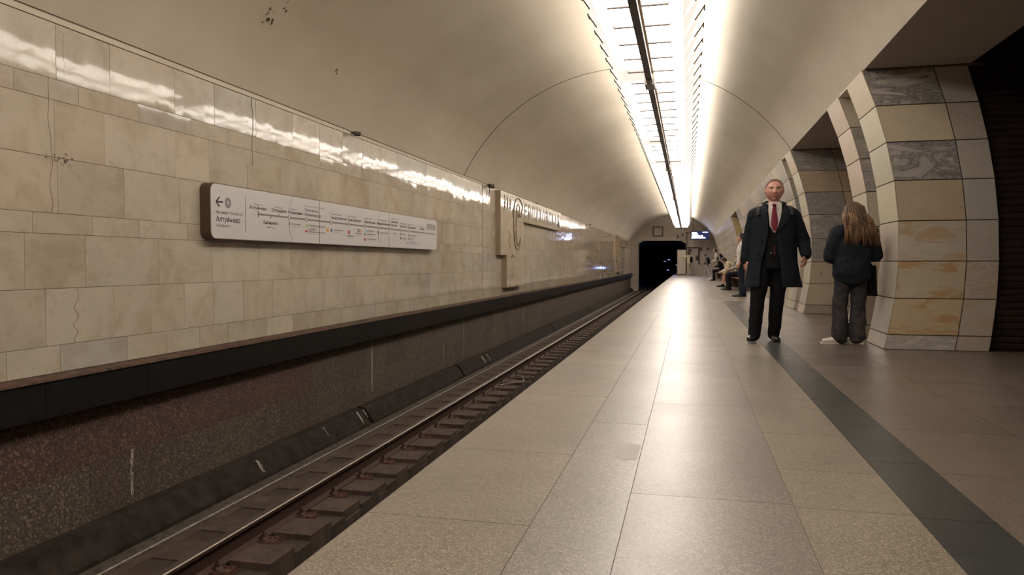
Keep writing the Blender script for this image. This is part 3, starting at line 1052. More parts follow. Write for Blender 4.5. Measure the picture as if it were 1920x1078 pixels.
mb = MB()
mb.cyl((0, LP_ / 2, 0.03), (0, LP_ / 2, 0.99), 0.012, 8)
mb.build('hanger', M['grey_metal'], lm)
dim_l = dl.data.copy(); dim_l.materials[0] = M['glow_dim']; dim_l.materials[1] = M['glow_dim']
dim_r = dr.data.copy(); dim_r.materials[0] = M['glow_dim']; dim_r.materials[1] = M['glow_dim']
kids = [(c.name.split('.')[0], c) for c in list(bpy.data.objects) if c.parent == lm]
k = 0
y = Y0 + 0.45
idx = 0
mods = []
while y + LP_ < 57.6:
    mods.append(y); y += LP_
for k, y in enumerate(mods):
    o = lm if k == 0 else copy_tree(lm)
    o.location = (LX, y, LZ)
    kd = 27 if 10.2 < y < 10.86 else 36 if 16.2 < y < 16.86 else 41 if 19.5 < y < 20.16 else 0
    y_dim = {27: 'l', 36: 'l', 41: 'lr'}.get(kd)
    if y_dim:
        ch = [c for c in bpy.data.objects if c.parent == o and c.name.startswith('diffuser')]
        for c in ch:
            left = c.data == dl.data
            if left and 'l' in y_dim: c.data = dim_l
            if (not left) and 'r' in y_dim: c.data = dim_r
        o['label'] = {27: 'light module with a dim left half, the nearest of the dim ones', 36: 'light module with a dim left half, farther along the row', 41: 'light module dim across its whole width'}[kd]
    for yb_, nm_ in ((10.3, 'nearest'), (19.7, 'second nearest'), (29.1, 'third nearest'), (38.5, 'fourth nearest'), (47.9, 'fifth nearest')):
        if y <= yb_ < y + LP_ and not y_dim:
            o['label'] = 'light module right above the %s junction box of the trunking bar in view' % nm_
    if k == len(mods) - 1:
        o['label'] = 'last light module of the row, at the end wall'

# cable trunking below the strip
t = empty('cable_trunking', (LX, 0, 3.38))
tag(t, 'long dark trunking bar hanging under the middle of the light strip', 'trunking')
mb = MB(); mb.box(-0.04, 0.04, Y0 + 0.2, 57.4, -0.03, 0.03); mb.build('channel', M['dark_metal'], t)
for yb in (-17.9, -8.5, 0.9, 10.3, 19.7, 29.1, 38.5, 47.9, 57.3):
    mb = MB(); mb.box(-0.065, 0.065, yb - 0.10, yb + 0.22, -0.05, 0.08); mb.box(-0.07, 0.07, yb - 0.11, yb - 0.10, -0.055, 0.085)
    mb.cyl((0, yb - 0.3, -0.02), (0, yb - 0.1, -0.02), 0.035, 8)
    mb.build('junction_box', [M['grey_metal']], t)
for yb in (-16, -12, -5, -2, 3, 7, 14, 17, 23, 26, 32, 35, 41, 44, 51, 54):
    mb = MB(); mb.cyl((0, yb, 0.03), (0, yb, 0.215), 0.01, 6); mb.build('hanger', M['dark_metal'], t)

# small hooks where the vault meets the wall
for k, (yy, big, lab) in enumerate(((9.3, 1, 'small dark hook on the cove above the middle of the route sign'), (16.3, 2, 'dark round bracket on the cove just left of the name panel'), (21.4, 0, 'small dark hook on the cove over the carved station name'),
                        (33.7, 0, 'small dark hook on the cove above the blue reflection'), (46.0, 0, 'tiny dark hook on the cove by the far name panel'))):
    r = (0.022, 0.03, 0.05)[big]
    mb = MB()
    mb.cyl((WX - 0.01, yy, 2.69), (WX + 0.10, yy, 2.68), r * 0.5, 8)
    mb.cyl((WX + 0.06, yy - r, 2.67), (WX + 0.12, yy + r, 2.67), r, 10)
    if big == 2:
        mb.path([(WX + 0.05, yy, 2.66), (WX + 0.03, yy, 2.42)], 0.01, 6)
    tag(mb.build('wall_hook', M['dark_metal']), lab, 'hook', 'hooks along the vault edge')

# ------------------------------------------------------------------ lettering helper
def text_into(mb, s, u, v, h, tint=(0.02, 0.02, 0.02, 0), width=None, bold=0.0, depth=0.001, plane=None, mi=0, align='LEFT', x_scale=None):
    cu = bpy.data.curves.new('t', 'FONT')
    cu.body = s
    cu.size = 1.0
    cu.offset = bold
    cu.extrude = 0.0
    cu.resolution_u = 3
    ob = bpy.data.objects.new('t', cu)
    COL.objects.link(ob)
    bpy.context.view_layer.update()
    me = bpy.data.meshes.new_from_object(ob.evaluated_get(bpy.context.evaluated_depsgraph_get()))
    xs = [p.co.x for p in me.vertices]
    x0, x1 = min(xs), max(xs)
    sy = h / 0.72
    sx = sy if width is None else width / (x1 - x0)
    if x_scale: sx = sy * x_scale
    vs = [plane(u + (p.co.x - x0) * sx, v + p.co.y * sy) for p in me.vertices]
    mb.raw(vs, [tuple(p.vertices) for p in me.polygons], mi, tint)
    bpy.data.objects.remove(ob)
    bpy.data.curves.remove(cu)
    bpy.data.meshes.remove(me)
    return x1 * sx


# ------------------------------------------------------------------ route sign on the left wall
SG = empty('route_sign', (WX + 0.006, 6.08, 1.155))
tag(SG, 'long white rounded route map sign on the marble track wall', 'sign')
SW, SH, SR = 6.38, 0.53, 0.075


def rrect(w0, w1, h0, h1, r, x):
    pts = []
    for (cx, cy, a) in ((w1 - r, h0 + r, -90), (w1 - r, h1 - r, 0), (w0 + r, h1 - r, 90), (w0 + r, h0 + r, 180)):
        for k in range(7):
            t = radians(a + 15 * k)
            pts.append((x, cx + r * cos(t), cy + r * sin(t)))
    return pts


mb = MB(); mb.prism(rrect(0, SW, 0, SH, SR, 0.0), (0.108, 0, 0)); mb.build('casing', M['sign_case'], SG)
SF = 0.112
seams = [0.0, 2.095, 4.236, SW]
mb = MB(); mb.prism(rrect(0.008, SW - 0.008, 0.008, SH - 0.008, SR - 0.006, 0.10), (SF - 0.10, 0, 0)); mb.build('panel', M['sign_face'], SG)
mb = MB()
for s in seams[1:3]:
    mb.box(SF - 0.002, SF + 0.0008, s - 0.005, s + 0.005, 0.008, SH - 0.008)
mb.build('panel_seam', M['sign_case'], SG)
pln = lambda u, v: (SF + 0.0012, u, v)
BK = (0.012, 0.012, 0.014, 0); GR = (0.20, 0.19, 0.185, 0); LN = (0.22, 0.21, 0.20, 0)
mb = MB()
T = lambda s, u, v, h, wd=None, c=BK, b=0.0: text_into(mb, s, u, v, h, c, wd, b, plane=pln)
T('На север /', 0.082, 0.243, 0.030, 0.215, BK, 0.006)
T('Northbound', 0.309, 0.243, 0.028, 0.205, GR)
T('Алтуфьево', 0.082, 0.168, 0.052, 0.386, BK, 0.013)
T('Altufyevo', 0.082, 0.118, 0.034, 0.217, GR, 0.008)
T('9', 0.258, 0.337, 0.034, 0.028, (0.62, 0.60, 0.60, 0), 0.02)
st = [('Алтуфьево', 'Altufyevo', 0.630, 0.314, 0.702, 0.172, 0.368, 0.04), ('Отрадное', 'Otradnoye', 1.043, 0.294, 1.101, 0.174, 0.366, 0.322),
      ('Владыкино', 'Vladykino', 1.380, 0.321, 1.380, 0.177, 0.370, 0.322), ('Тимирязевская', 'Timiryazevskaya', 2.372, 0.450, 2.372, 0.304, 0.378, 0.322),
      ('Дмитровская', 'Dmitrovskaya', 2.859, 0.390, 2.859, 0.25, 0.378, 0.325), ('Савёловская', 'Savyolovskaya', 3.351, 0.375, 3.351, 0.275, 0.380, 0.325),
      ('Менделеевская', 'Mendeleyevskaya', 3.802, 0.458, 3.802, 0.31, 0.386, 0.328), ('Чеховская', 'Chekhovskaya', 4.648, 0.294, 4.648, 0.24, 0.375, 0.325),
      ('Боровицкая', 'Borovitskaya', 4.997, 0.34, 4.997, 0.25, 0.376, 0.325), ('Полянка', 'Polyanka', 5.515, 0.245, 5.53, 0.15, 0.37, 0.325)]
for (ru, en, u, wd, u2, w2, v2, v1) in st:
    T(ru, u, 0.326, 0.034, wd, BK, 0.013)
    T(en, u2, v2, 0.022, w2, GR)
T('Бибирево', 0.886, 0.186, 0.034, 0.284, BK, 0.013); T('Bibirevo', 0.955, 0.143, 0.022, 0.145, GR)
T('Петровско-', 1.748, 0.374, 0.034, 0.335, BK, 0.013); T('Разумовская', 1.748, 0.322, 0.034, 0.383, BK, 0.013); T('Petrovsko-Razumovskaya', 1.748, 0.428, 0.020, 0.48, GR)
T('Цветной', 4.309, 0.378, 0.034, 0.262, BK, 0.013); T('бульвар', 4.309, 0.328, 0.034, 0.236, BK, 0.013); T('Tsvetnoy Bulvar', 4.309, 0.432, 0.020, 0.30, GR)
for (s, u, v, wd) in (('Владыкино', 1.45, 0.206, 0.20), ('Петровско-Разумовская', 1.82, 0.207, 0.42), ('платформа', 1.84, 0.16, 0.16), ('Петровско-Разумовская', 1.82, 0.134, 0.42),
                      ('Тимирязевская', 2.46, 0.180, 0.26), ('Дмитровская', 2.845, 0.124, 0.21), ('Савёловская', 3.09, 0.166, 0.20),
                      ('Савёловская', 3.455, 0.214, 0.24), ('Савёловский вокзал', 3.44, 0.165, 0.30), ('Савёловская', 3.44, 0.100, 0.32),
                      ('Новослободская', 3.90, 0.206, 0.28), ('Трубная', 4.39, 0.215, 0.12), ('Тверская', 4.74, 0.211, 0.13), ('Пушкинская', 4.74, 0.150, 0.18),
                      ('Библиотека', 5.10, 0.207, 0.26), ('Арбатская', 5.10, 0.152, 0.14), ('Александр. сад', 5.10, 0.098, 0.28)):
    T(s, u, v, 0.017, wd, BK, 0.01)
    mb.face([pln(u, v - 0.022), pln(u + wd * 0.8, v - 0.022), pln(u + wd * 0.8, v - 0.015), pln(u, v - 0.015)], 0, (0.42, 0.41, 0.40, 0))
mb.build('lettering', M['print'], SG, attrs=True)


def disc(mb, u, v, r, tint, x=0.0012, n=20):
    mb.face([(SF + x, u + r * cos(2 * pi * k / n), v + r * sin(2 * pi * k / n)) for k in range(n)], 0, tint)


def rect(mb, u0, u1, v0, v1, tint, x=0.0010):
    mb.face([(SF + x, u0, v0), (SF + x, u1, v0), (SF + x, u1, v1), (SF + x, u0, v1)], 0, tint)


def strip(mb, pts, wd, tint, x=0.0008):
    for (a, b) in zip(pts, pts[1:]):
        a = Vector(a); b = Vector(b); d_ = (b - a).normalized(); n_ = Vector((-d_.y, d_.x)) * wd / 2
        a -= d_ * wd * 0.2; b += d_ * wd * 0.2
        mb.face([(SF + x, *(a - n_)), (SF + x, *(b - n_)), (SF + x, *(b + n_)), (SF + x, *(a + n_))], 0, tint)


mb = MB()
rect(mb, 0.786, 6.30, 0.270, 0.290, LN)
rect(mb, 0.776, 0.796, 0.247, 0.313, LN)
rect(mb, 1.018, 1.034, 0.245, 0.272, LN); rect(mb, 1.178, 1.194, 0.288, 0.312, LN); rect(mb, 5.628, 5.644, 0.288, 0.308, LN)
rect(mb, 0.556, 0.566, 0.078, 0.447, LN)
strip(mb, [(1.454, 0.489), (1.418, 0.407)], 0.010, LN); strip(mb, [(1.402, 0.262), (1.402, 0.15), (1.42, 0.10), (1.465, 0.037)], 0.010, LN)
strip(mb, [(3.87, 0.488), (3.847, 0.431)], 0.010, LN); strip(mb, [(3.830, 0.265), (3.847, 0.12), (3.893, 0.037)], 0.010, LN)
for u in (1.402, 1.784, 2.402, 2.886, 3.38, 3.825, 4.339, 4.680, 5.030, 5.886):
    disc(mb, u, 0.280, 0.028, LN, 0.0014); disc(mb, u, 0.280, 0.017, (0.62, 0.60, 0.60, 0), 0.0018)
disc(mb, 0.272, 0.354, 0.052, (0.25, 0.24, 0.24, 0), 0.0008)
rect(mb, 5.854, 6.30, 0.345, 0.443, (0.27, 0.265, 0.26, 0)); rect(mb, 5.87, 6.28, 0.40, 0.425, (0.36, 0.35, 0.345, 0), 0.0014); rect(mb, 5.87, 6.28, 0.36, 0.385, (0.36, 0.35, 0.345, 0), 0.0014)
strip(mb, [(0.09, 0.355), (0.193, 0.355)], 0.016, BK, 0.0014)
strip(mb, [(0.137, 0.400), (0.086, 0.355), (0.137, 0.310)], 0.016, BK, 0.0016)
mb.build('route_diagram', M['print'], SG, attrs=True)
mb = MB()
RD = (0.55, 0.05, 0.10, 0); OG = (0.70, 0.35, 0.05, 0); BL = (0.10, 0.45, 0.75, 0); PU = (0.12, 0.09, 0.30, 0); GN = (0.05, 0.20, 0.16, 0); YG = (0.40, 0.55, 0.15, 0); DK = (0.10, 0.10, 0.11, 0)
disc(mb, 1.402, 0.212, 0.018, GR); disc(mb, 1.784, 0.212, 0.018, YG); rect(mb, 1.748, 1.80, 0.132, 0.158, RD)
rect(mb, 2.265, 2.335, 0.158, 0.198, OG); disc(mb, 2.402, 0.182, 0.022, PU); rect(mb, 2.86, 2.92, 0.155, 0.20, RD)
rect(mb, 3.15, 3.215, 0.192, 0.232, DK); rect(mb, 3.165, 3.20, 0.20, 0.224, (0.6, 0.58, 0.58, 0), 0.0014); rect(mb, 3.225, 3.285, 0.192, 0.232, OG); rect(mb, 3.24, 3.27, 0.20, 0.224, (0.6, 0.58, 0.58, 0), 0.0014)
rect(mb, 3.365, 3.385, 0.192, 0.232, (0.5, 0.62, 0.66, 0)); disc(mb, 3.42, 0.214, 0.020, BL); disc(mb, 3.38, 0.166, 0.018, GN); rect(mb, 3.355, 3.405, 0.078, 0.118, RD)
disc(mb, 3.83, 0.213, 0.022, DK); disc(mb, 4.339, 0.221, 0.012, YG); disc(mb, 4.685, 0.217, 0.020, GN); disc(mb, 4.685, 0.157, 0.022, DK)
disc(mb, 5.036, 0.213, 0.020, DK); disc(mb, 5.036, 0.158, 0.020, DK); disc(mb, 4.96, 0.096, 0.020, BL); disc(mb, 5.036, 0.096, 0.020, BL)
mb.build('line_badges', M['print'], SG, attrs=True)

# ------------------------------------------------------------------ station name panel (projecting stone slab with carved letters)
def name_panel(y0, label):
    p = empty('name_panel', (WX + 0.006, y0, 0))
    tag(p, label, 'name panel', 'carved station name panels')
    D = 0.13
    # outline in (u, z): upper slab with a step to a lower column
    poly = [(0, 2.645), (0, 1.12), (0.62, 1.12), (0.62, 0.325), (2.50, 0.325), (2.50, 2.03), (8.45, 2.03), (8.45, 2.645)]
    mb = MB()
    # clad front by tiles, body behind
    for (a, b, c, d_) in ((0, 0.62, 1.12, 2.645), (0.62, 2.50, 0.325, 2.645), (2.50, 8.45, 2.03, 2.645)):
        mb.box(0, D - 0.006, a, b, c, d_, 1, (0.52, 0.44, 0.34, 0.0), (0.3, 0.1, 0.5))
    tiles = []
    for (za, zb) in ((1.12, 1.70), (1.70, 2.20), (2.20, 2.645)):
        tiles.append((0, 0.62, za, zb))
    for (za, zb) in ((0.325, 0.72), (0.72, 1.12), (1.12, 1.60), (1.60, 2.03), (2.03, 2.645)):
        tiles.append((0.62, 1.55, za, zb)); tiles.append((1.55, 2.50, za, zb))
    u = 2.5
    while u < 8.44:
        un = min(8.45, u + rnd(0.6, 0.8))
        tiles.append((u, un, 2.03, 2.645)); u = un
    for (a, b, c, d_) in tiles:
        k = rnd(0.95, 1.05)
        tile_on_wall(mb, D - 0.006, a, b, c, d_, (0.55 * k, 0.47 * k, 0.365 * k, 0.02), rsh(), True, 0.0008)
    body = mb.build('slab', [M['marble'], plain('slab_side', (0.36, 0.29, 0.21), 0.5)], p, attrs=True)
    F = D + 0.0035
    pl2 = lambda u, z: (F, u, z)
    mb = MB()
    text = 'ЕРПУХОВСКАЯ'
    u0, u1 = 2.55, 8.25
    stp = (u1 - u0) / len(text)
    for i, ch in enumerate(text):
        text_into(mb, ch, u0 + i * stp, 2.15, 0.37, width=stp * 0.70, bold=0.030, plane=pl2)
    vs = list(mb.v); fs = list(mb.f)
    m2 = MB(); m2.raw(vs, fs); n = len(vs)
    lt = m2.build('letters', M['gilded'], p)
    s_ = lt.modifiers.new('t', 'SOLIDIFY'); s_.thickness = 0.006
    # tall ornate initial C, a sickle-like double outline
    mb = MB()
    def curve(pts, r):
        n_ = 7
        P_ = [Vector((F, a, b)) for a, b in pts]
        out = []
        for i in range(len(P_) - 1):
            p0 = P_[max(i - 1, 0)]; p1 = P_[i]; p2 = P_[i + 1]; p3 = P_[min(i + 2, len(P_) - 1)]
            for k in range(n_):
                t = k / n_
                out.append(0.5 * ((2 * p1) + (p2 - p0) * t + (2 * p0 - 5 * p1 + 4 * p2 - p3) * t * t + (3 * p1 - p0 - 3 * p2 + p3) * t ** 3))
        out.append(P_[-1])
        mb.path(out, r, 6)
    curve([(2.25, 2.30), (2.35, 2.42), (2.10, 2.56), (1.80, 2.60), (1.50, 2.50), (1.35, 2.25), (1.32, 1.90), (1.38, 1.55), (1.52, 1.34), (1.75, 1.27), (2.0, 1.36), (2.08, 1.60)], 0.016)
    curve([(2.25, 2.30), (2.15, 2.14), (1.95, 2.20), (2.02, 2.34), (1.88, 2.44), (1.70, 2.38), (1.62, 2.15), (1.60, 1.80), (1.66, 1.50), (1.80, 1.38), (1.95, 1.44), (2.08, 1.60)], 0.014)
    curve([(1.32, 2.05), (1.20, 2.20), (1.30, 2.30), (1.42, 2.22)], 0.010)
    curve([(1.85, 2.30), (1.78, 2.20), (1.86, 2.10), (1.94, 2.20)], 0.010)
    curve([(1.36, 1.98), (1.60, 1.98)], 0.010); curve([(1.36, 1.88), (1.60, 1.88)], 0.010); curve([(1.50, 1.75), (1.48, 1.45)], 0.008)
    for q in range(3):
        curve([(0.30 + 0.28 * q, 2.20 + 0.03 * q), (0.42 + 0.28 * q, 2.38), (0.36 + 0.28 * q, 2.56 - 0.03 * q)], 0.010)
        curve([(0.45 + 0.28 * q, 2.26), (0.34 + 0.28 * q, 2.40)], 0.008)
    curve([(0.80, 1.72), (0.95, 1.60), (0.82, 1.45), (0.98, 1.30)], 0.006)
    curve([(1.10, 1.06), (1.22, 1.14), (1.34, 1.06)], 0.010)
    mb.build('ornate_initial', M['engrave'], p)
    return p


np1 = name_panel(16.97, 'projecting stone name panel with carved letters, the nearer of the two')
np2 = name_panel(46.6, 'small far name panel near the tunnel mouth on the track wall')

# ------------------------------------------------------------------ benches
def bench(y, ln, label):
    b = empty('bench', (1.80, y, 0))
    tag(b, label, 'bench', 'wooden benches along the marble wall')
    mb = MB()
    for k in range(5):
        mb.box(-0.24 + k * 0.092, -0.24 + k * 0.092 + 0.082, 0, ln, 0.395, 0.428)
    mb.build('seat', M['bench_wood'], b)
    for q in (0.25, ln - 0.25):
        mb = MB(); mb.box(-0.18, 0.18, q - 0.04, q + 0.04, 0, 0.395); mb.build('leg', M['dark_metal'], b)


bench(25.6, 4.9, 'wooden bench under the two nearest seated people')
bench(39.5, 6.0, 'wooden bench farther along, under the seated person in black')
#PEOPLE
# ------------------------------------------------------------------ people
SKIN = plain('skin', (0.46, 0.255, 0.185), 0.5, nscale=30, namt=0.10)
SKIN_R = plain('ruddy_skin', (0.52, 0.265, 0.205), 0.42, nscale=24, namt=0.12)


def cloth(name, col, rough=0.85, amt=0.2, ns=14):
    return plain(name, col, rough, spec=0.2, nscale=ns, namt=amt, bscale=9, bdist=0.012, bstr=0.5)


def add_tube(mb, pts, rad, n=14, side=(1, 0, 0), cap=True):
    """closed tube through pts; rad: number or (r along side, r across) per point"""
    P = [Vector(p) for p in pts]
    Rr = [(r, r) if isinstance(r, (int, float)) else r for r in rad]
    if cap:
        t0 = (P[0] - P[1]).normalized(); t1 = (P[-1] - P[-2]).normalized()
        m0 = min(Rr[0]); m1 = min(Rr[-1])
        P = [P[0] + t0 * m0 * 0.9, P[0] + t0 * m0 * 0.6] + P + [P[-1] + t1 * m1 * 0.6, P[-1] + t1 * m1 * 0.9]
        Rr = [tuple(x * 0.42 for x in Rr[0]), tuple(x * 0.8 for x in Rr[0])] + Rr + [tuple(x * 0.8 for x in Rr[-1]), tuple(x * 0.42 for x in Rr[-1])]
    vs = []
    for i, p in enumerate(P):
        a = P[max(i - 1, 0)]; b = P[min(i + 1, len(P) - 1)]
        t = (b - a).normalized()
        u = Vector(side); u = (u - t * u.dot(t))
        if u.length < 0.15: u = Vector((0, 1, 0)) - t * t.y
        u.normalize(); w_ = t.cross(u)
        for k in range(n):
            an = 2 * pi * k / n
            vs.append(p + u * Rr[i][0] * cos(an) + w_ * Rr[i][1] * sin(an))
    m = len(P)
    fs = [tuple(range(n))[::-1], tuple(range((m - 1) * n, m * n))]
    for i in range(m - 1):
        for k in range(n):
            fs.append((i * n + k, i * n + (k + 1) % n, (i + 1) * n + (k + 1) % n, (i + 1) * n + k))
    mb.raw(vs, fs)


def add_ball(mb, c, r, n=16, rot=None):
    r = (r, r, r) if isinstance(r, (int, float)) else r
    vs = []; m = n // 2 + 1
    c = Vector(c)
    for i in range(m):
        th = pi * i / (m - 1)
        for k in range(n):
            an = 2 * pi * k / n
            v = Vector((r[0] * sin(th) * cos(an), r[1] * sin(th) * sin(an), r[2] * cos(th)))
            if i in (0, m - 1): v += Vector((cos(an), sin(an), 0)) * 1e-4
            if rot: v = rot @ v
            vs.append(c + v)
    fs = [tuple(range(n)), tuple(range((m - 1) * n, m * n))[::-1]]
    for i in range(m - 1):
        for k in range(n):
            fs.append((i * n + k, (i + 1) * n + k, (i + 1) * n + (k + 1) % n, i * n + (k + 1) % n))
    mb.raw(vs, fs)


def fuse(mb, name, mat, parent, voxel, smooth=2, wr=0.0, wsc=6.0):
    """union of overlapping closed shells into one continuous smooth surface"""
    me = mb.mesh('tmp', [])
    ob = bpy.data.objects.new('tmp', me)
    COL.objects.link(ob)
    r = ob.modifiers.new('r', 'REMESH'); r.mode = 'VOXEL'; r.voxel_size = voxel; r.use_smooth_shade = True
    if smooth:
        s_ = ob.modifiers.new('s', 'SMOOTH'); s_.factor = 0.5; s_.iterations = smooth
    bpy.context.view_layer.update()
    m2 = bpy.data.meshes.new_from_object(ob.evaluated_get(bpy.context.evaluated_depsgraph_get()))
    bpy.data.objects.remove(ob); bpy.data.meshes.remove(me)
    if wr:
        m2.update()
        nn = [v.normal.copy() for v in m2.vertices]
        for v, n_ in zip(m2.vertices, nn):
            p = v.co
            f = noise.noise(Vector((p.x * wsc, p.y * wsc, p.z * wsc * 1.6))) + 0.5 * noise.noise(p * wsc * 2.7)
            v.co = p + n_ * wr * f
    m2.name = name
    m2.materials.clear(); m2.materials.append(mat)
    m2.polygons.foreach_set('material_index', [0] * len(m2.polygons))
    m2.polygons.foreach_set('use_smooth', [True] * len(m2.polygons))
    o = bpy.data.objects.new(name, m2)
    COL.objects.link(o)
    o.parent = parent
    return o


def head_shape(mb, c, R, w=1.0, h=0.262):
    """head centred at c (mid height), facing local -Y turned by matrix R; h head height"""
    k = h / 0.24
    n, m = 72, 54
    vs = []

    def g(x, z, x0, z0, sx, sz): return math.exp(-((x - x0) / sx) ** 2 - ((z - z0) / sz) ** 2)
    for i in range(m + 1):
        th = pi * i / m
        for j in range(n):
            an = 2 * pi * j / n
            d = Vector((sin(th) * sin(an), -sin(th) * cos(an), cos(th)))
            z = d.z
            jaw = max(0.0, -z)
            ax = 0.077 * (1 - 0.22 * jaw ** 1.5) * (1 + 0.05 * max(0, z) * (1 - max(0, z)))
            ayf = 0.092 - 0.008 * max(0, z)
            ayb = 0.100 * (1 - 0.42 * jaw)
            ay = ayf if d.y < 0 else ayb
            sq = 0.86
            sx = math.copysign(abs(d.x) ** sq, d.x) if abs(d.x) > 1e-9 else 0
            x = ax * sx; y = ay * d.y; zz = 0.12 * math.copysign(abs(z) ** 0.92, z) if abs(z) > 1e-9 else 0
            if d.y < 0:
                f = min(1, -d.y * 2.2)
                e = 0
                e += 0.024 * g(x, zz, 0, -0.022, 0.014, 0.016)
                e += 0.013 * g(x, zz, 0, 0.004, 0.009, 0.026)
                e += 0.006 * (g(x, zz, 0.014, -0.028, 0.008, 0.008) + g(x, zz, -0.014, -0.028, 0.008, 0.008))
                e -= 0.011 * (g(x, zz, 0.031, 0.012, 0.017, 0.011) + g(x, zz, -0.031, 0.012, 0.017, 0.011))
                e += 0.006 * (g(x, zz, 0.028, 0.031, 0.024, 0.008) + g(x, zz, -0.028, 0.031, 0.024, 0.008))
                e += 0.006 * g(x, zz, 0, -0.052, 0.022, 0.006) + 0.006 * g(x, zz, 0, -0.065, 0.019, 0.007)
                e -= 0.004 * g(x, zz, 0, -0.0585, 0.025, 0.003)
                e -= 0.004 * g(x, zz, 0, -0.080, 0.022, 0.006)
                e += 0.010 * g(x, zz, 0, -0.100, 0.026, 0.016)
                e += 0.005 * (g(x, zz, 0.046, -0.02, 0.018, 0.02) + g(x, zz, -0.046, -0.02, 0.018, 0.02))
                y -= e * f
            v = Vector((x * k * w, y * k, zz * k))
            if i in (0, m): v += Vector((cos(an), sin(an), 0)) * 1e-4
            vs.append(Vector(c) + R @ v)
    fs = [tuple(range(n)), tuple(range(m * n, (m + 1) * n))[::-1]]
    for i in range(m):
        for j in range(n):
            fs.append((i * n + j, (i + 1) * n + j, (i + 1) * n + (j + 1) % n, i * n + (j + 1) % n))
    mb.raw(vs, fs)
    for s_ in (-1, 1):
        add_ball(mb, Vector(c) + R @ Vector((0.077 * k * w * s_, 0.006 * k, -0.004 * k)), (0.010 * k, 0.018 * k, 0.031 * k), 10, R @ Matrix.Rotation(0.25 * s_, 3, 'Z'))


def face_bits(parent, c, R, k, w=1.0, iris=(0.05, 0.03, 0.02), brow=(0.10, 0.06, 0.04), lips=(0.42, 0.14, 0.12), mats=None):
    for s_ in (-1, 1):
        mb = MB()
        add_ball(mb, Vector(c) + R @ Vector((0.031 * k * w * s_, -0.0745 * k, 0.012 * k)), (0.0135 * k, 0.011 * k, 0.0062 * k), 12, R)
        mb.mi = [0] * len(mb.f); n0 = len(mb.f)
        add_ball(mb, Vector(c) + R @ Vector((0.031 * k * w * s_, -0.0825 * k, 0.012 * k)), (0.0055 * k, 0.004 * k, 0.0055 * k), 8, R)
        for q in range(n0, len(mb.f)): mb.mi[q] = 1
        mb.build('eye', [plain('eye_white', (0.55, 0.48, 0.44), 0.3), plain('iris', iris, 0.3)], parent, smooth=True)
        mb = MB()
        add_tube(mb, [Vector(c) + R @ Vector((q[0] * k * w * s_, q[1] * k, q[2] * k)) for q in ((0.012, -0.0905, 0.027), (0.03, -0.0885, 0.0335), (0.050, -0.0735, 0.029))], [0.0035 * k, 0.004 * k, 0.0025 * k], 6)
        mb.build('eyebrow', [plain('brow_hair', brow, 0.8)], parent, smooth=True)
    mb = MB()
    add_ball(mb, Vector(c) + R @ Vector((0, -0.0955 * k, -0.0535 * k)), (0.022 * k, 0.006 * k, 0.0038 * k), 12, R)
    add_ball(mb, Vector(c) + R @ Vector((0, -0.0950 * k, -0.0630 * k)), (0.019 * k, 0.006 * k, 0.0045 * k), 12, R)
    mb.build('mouth', [plain('lip_skin', lips, 0.45)], parent, smooth=True)


def add_hand(mb, wrist, d, palm_n, thumb_side, k=1.0, curl=0.5):
    """d: direction wrist->fingers, palm_n: direction the palm faces, thumb_side: direction of the thumb edge"""
    W = Vector(wrist); d = Vector(d).normalized()
    pn = Vector(palm_n); pn = (pn - d * pn.dot(d)).normalized()
    ts = Vector(thumb_side); ts = (ts - d * ts.dot(d) - pn * ts.dot(pn)).normalized()
    add_tube(mb, [W - d * 0.02 * k, W + d * 0.03 * k, W + d * 0.085 * k], [(0.026 * k, 0.020 * k), (0.036 * k, 0.018 * k), (0.041 * k, 0.015 * k)], 12, side=ts)
    for i, (off, ln) in enumerate(((0.031, 0.072), (0.0105, 0.080), (-0.0105, 0.074), (-0.031, 0.058))):
        p = W + d * 0.086 * k + ts * off * k
        dirn = d.copy(); pts = [p]
        for q, fr in enumerate((0.42, 0.33, 0.25)):
            ang = curl * (0.5 + 0.5 * q) * (1 + 0.12 * i)
            dirn = (d * cos(ang * (q + 1) * 0.55) + pn * sin(ang * (q + 1) * 0.55)).normalized()
            p = p + dirn * ln * fr * k
            pts.append(p)
        add_tube(mb, pts, [0.0098 * k, 0.0092 * k, 0.0084 * k, 0.0074 * k], 8, side=ts)
    p = W + d * 0.022 * k + ts * 0.030 * k
    t1 = (d * 0.75 + ts * 0.62 + pn * 0.3).normalized(); t2 = (d * 0.95 + ts * 0.2 + pn * 0.35).normalized()
    add_tube(mb, [p, p + t1 * 0.042 * k, p + t1 * 0.042 * k + t2 * 0.045 * k], [0.0125 * k, 0.0115 * k, 0.009 * k], 8)


STAND = dict(pel=(0, 0, 0.95), chest=(0, 0, 1.27), neck=(0, 0, 1.48), head=(0, -0.015, 1.63),
             shL=(-0.185, 0, 1.43), shR=(0.185, 0, 1.43), elL=(-0.23, 0.02, 1.14), elR=(0.23, 0.02, 1.14), wrL=(-0.24, -0.05, 0.90), wrR=(0.24, -0.05, 0.90),
             hiL=(-0.09, 0, 0.92), hiR=(0.09, 0, 0.92), knL=(-0.10, -0.02, 0.50), knR=(0.10, -0.02, 0.50), anL=(-0.10, 0.02, 0.09), anR=(0.10, 0.02, 0.09),
             toL=(-0.12, -0.16, 0.03), toR=(0.12, -0.16, 0.03), facing=0.0, nod=0.0)


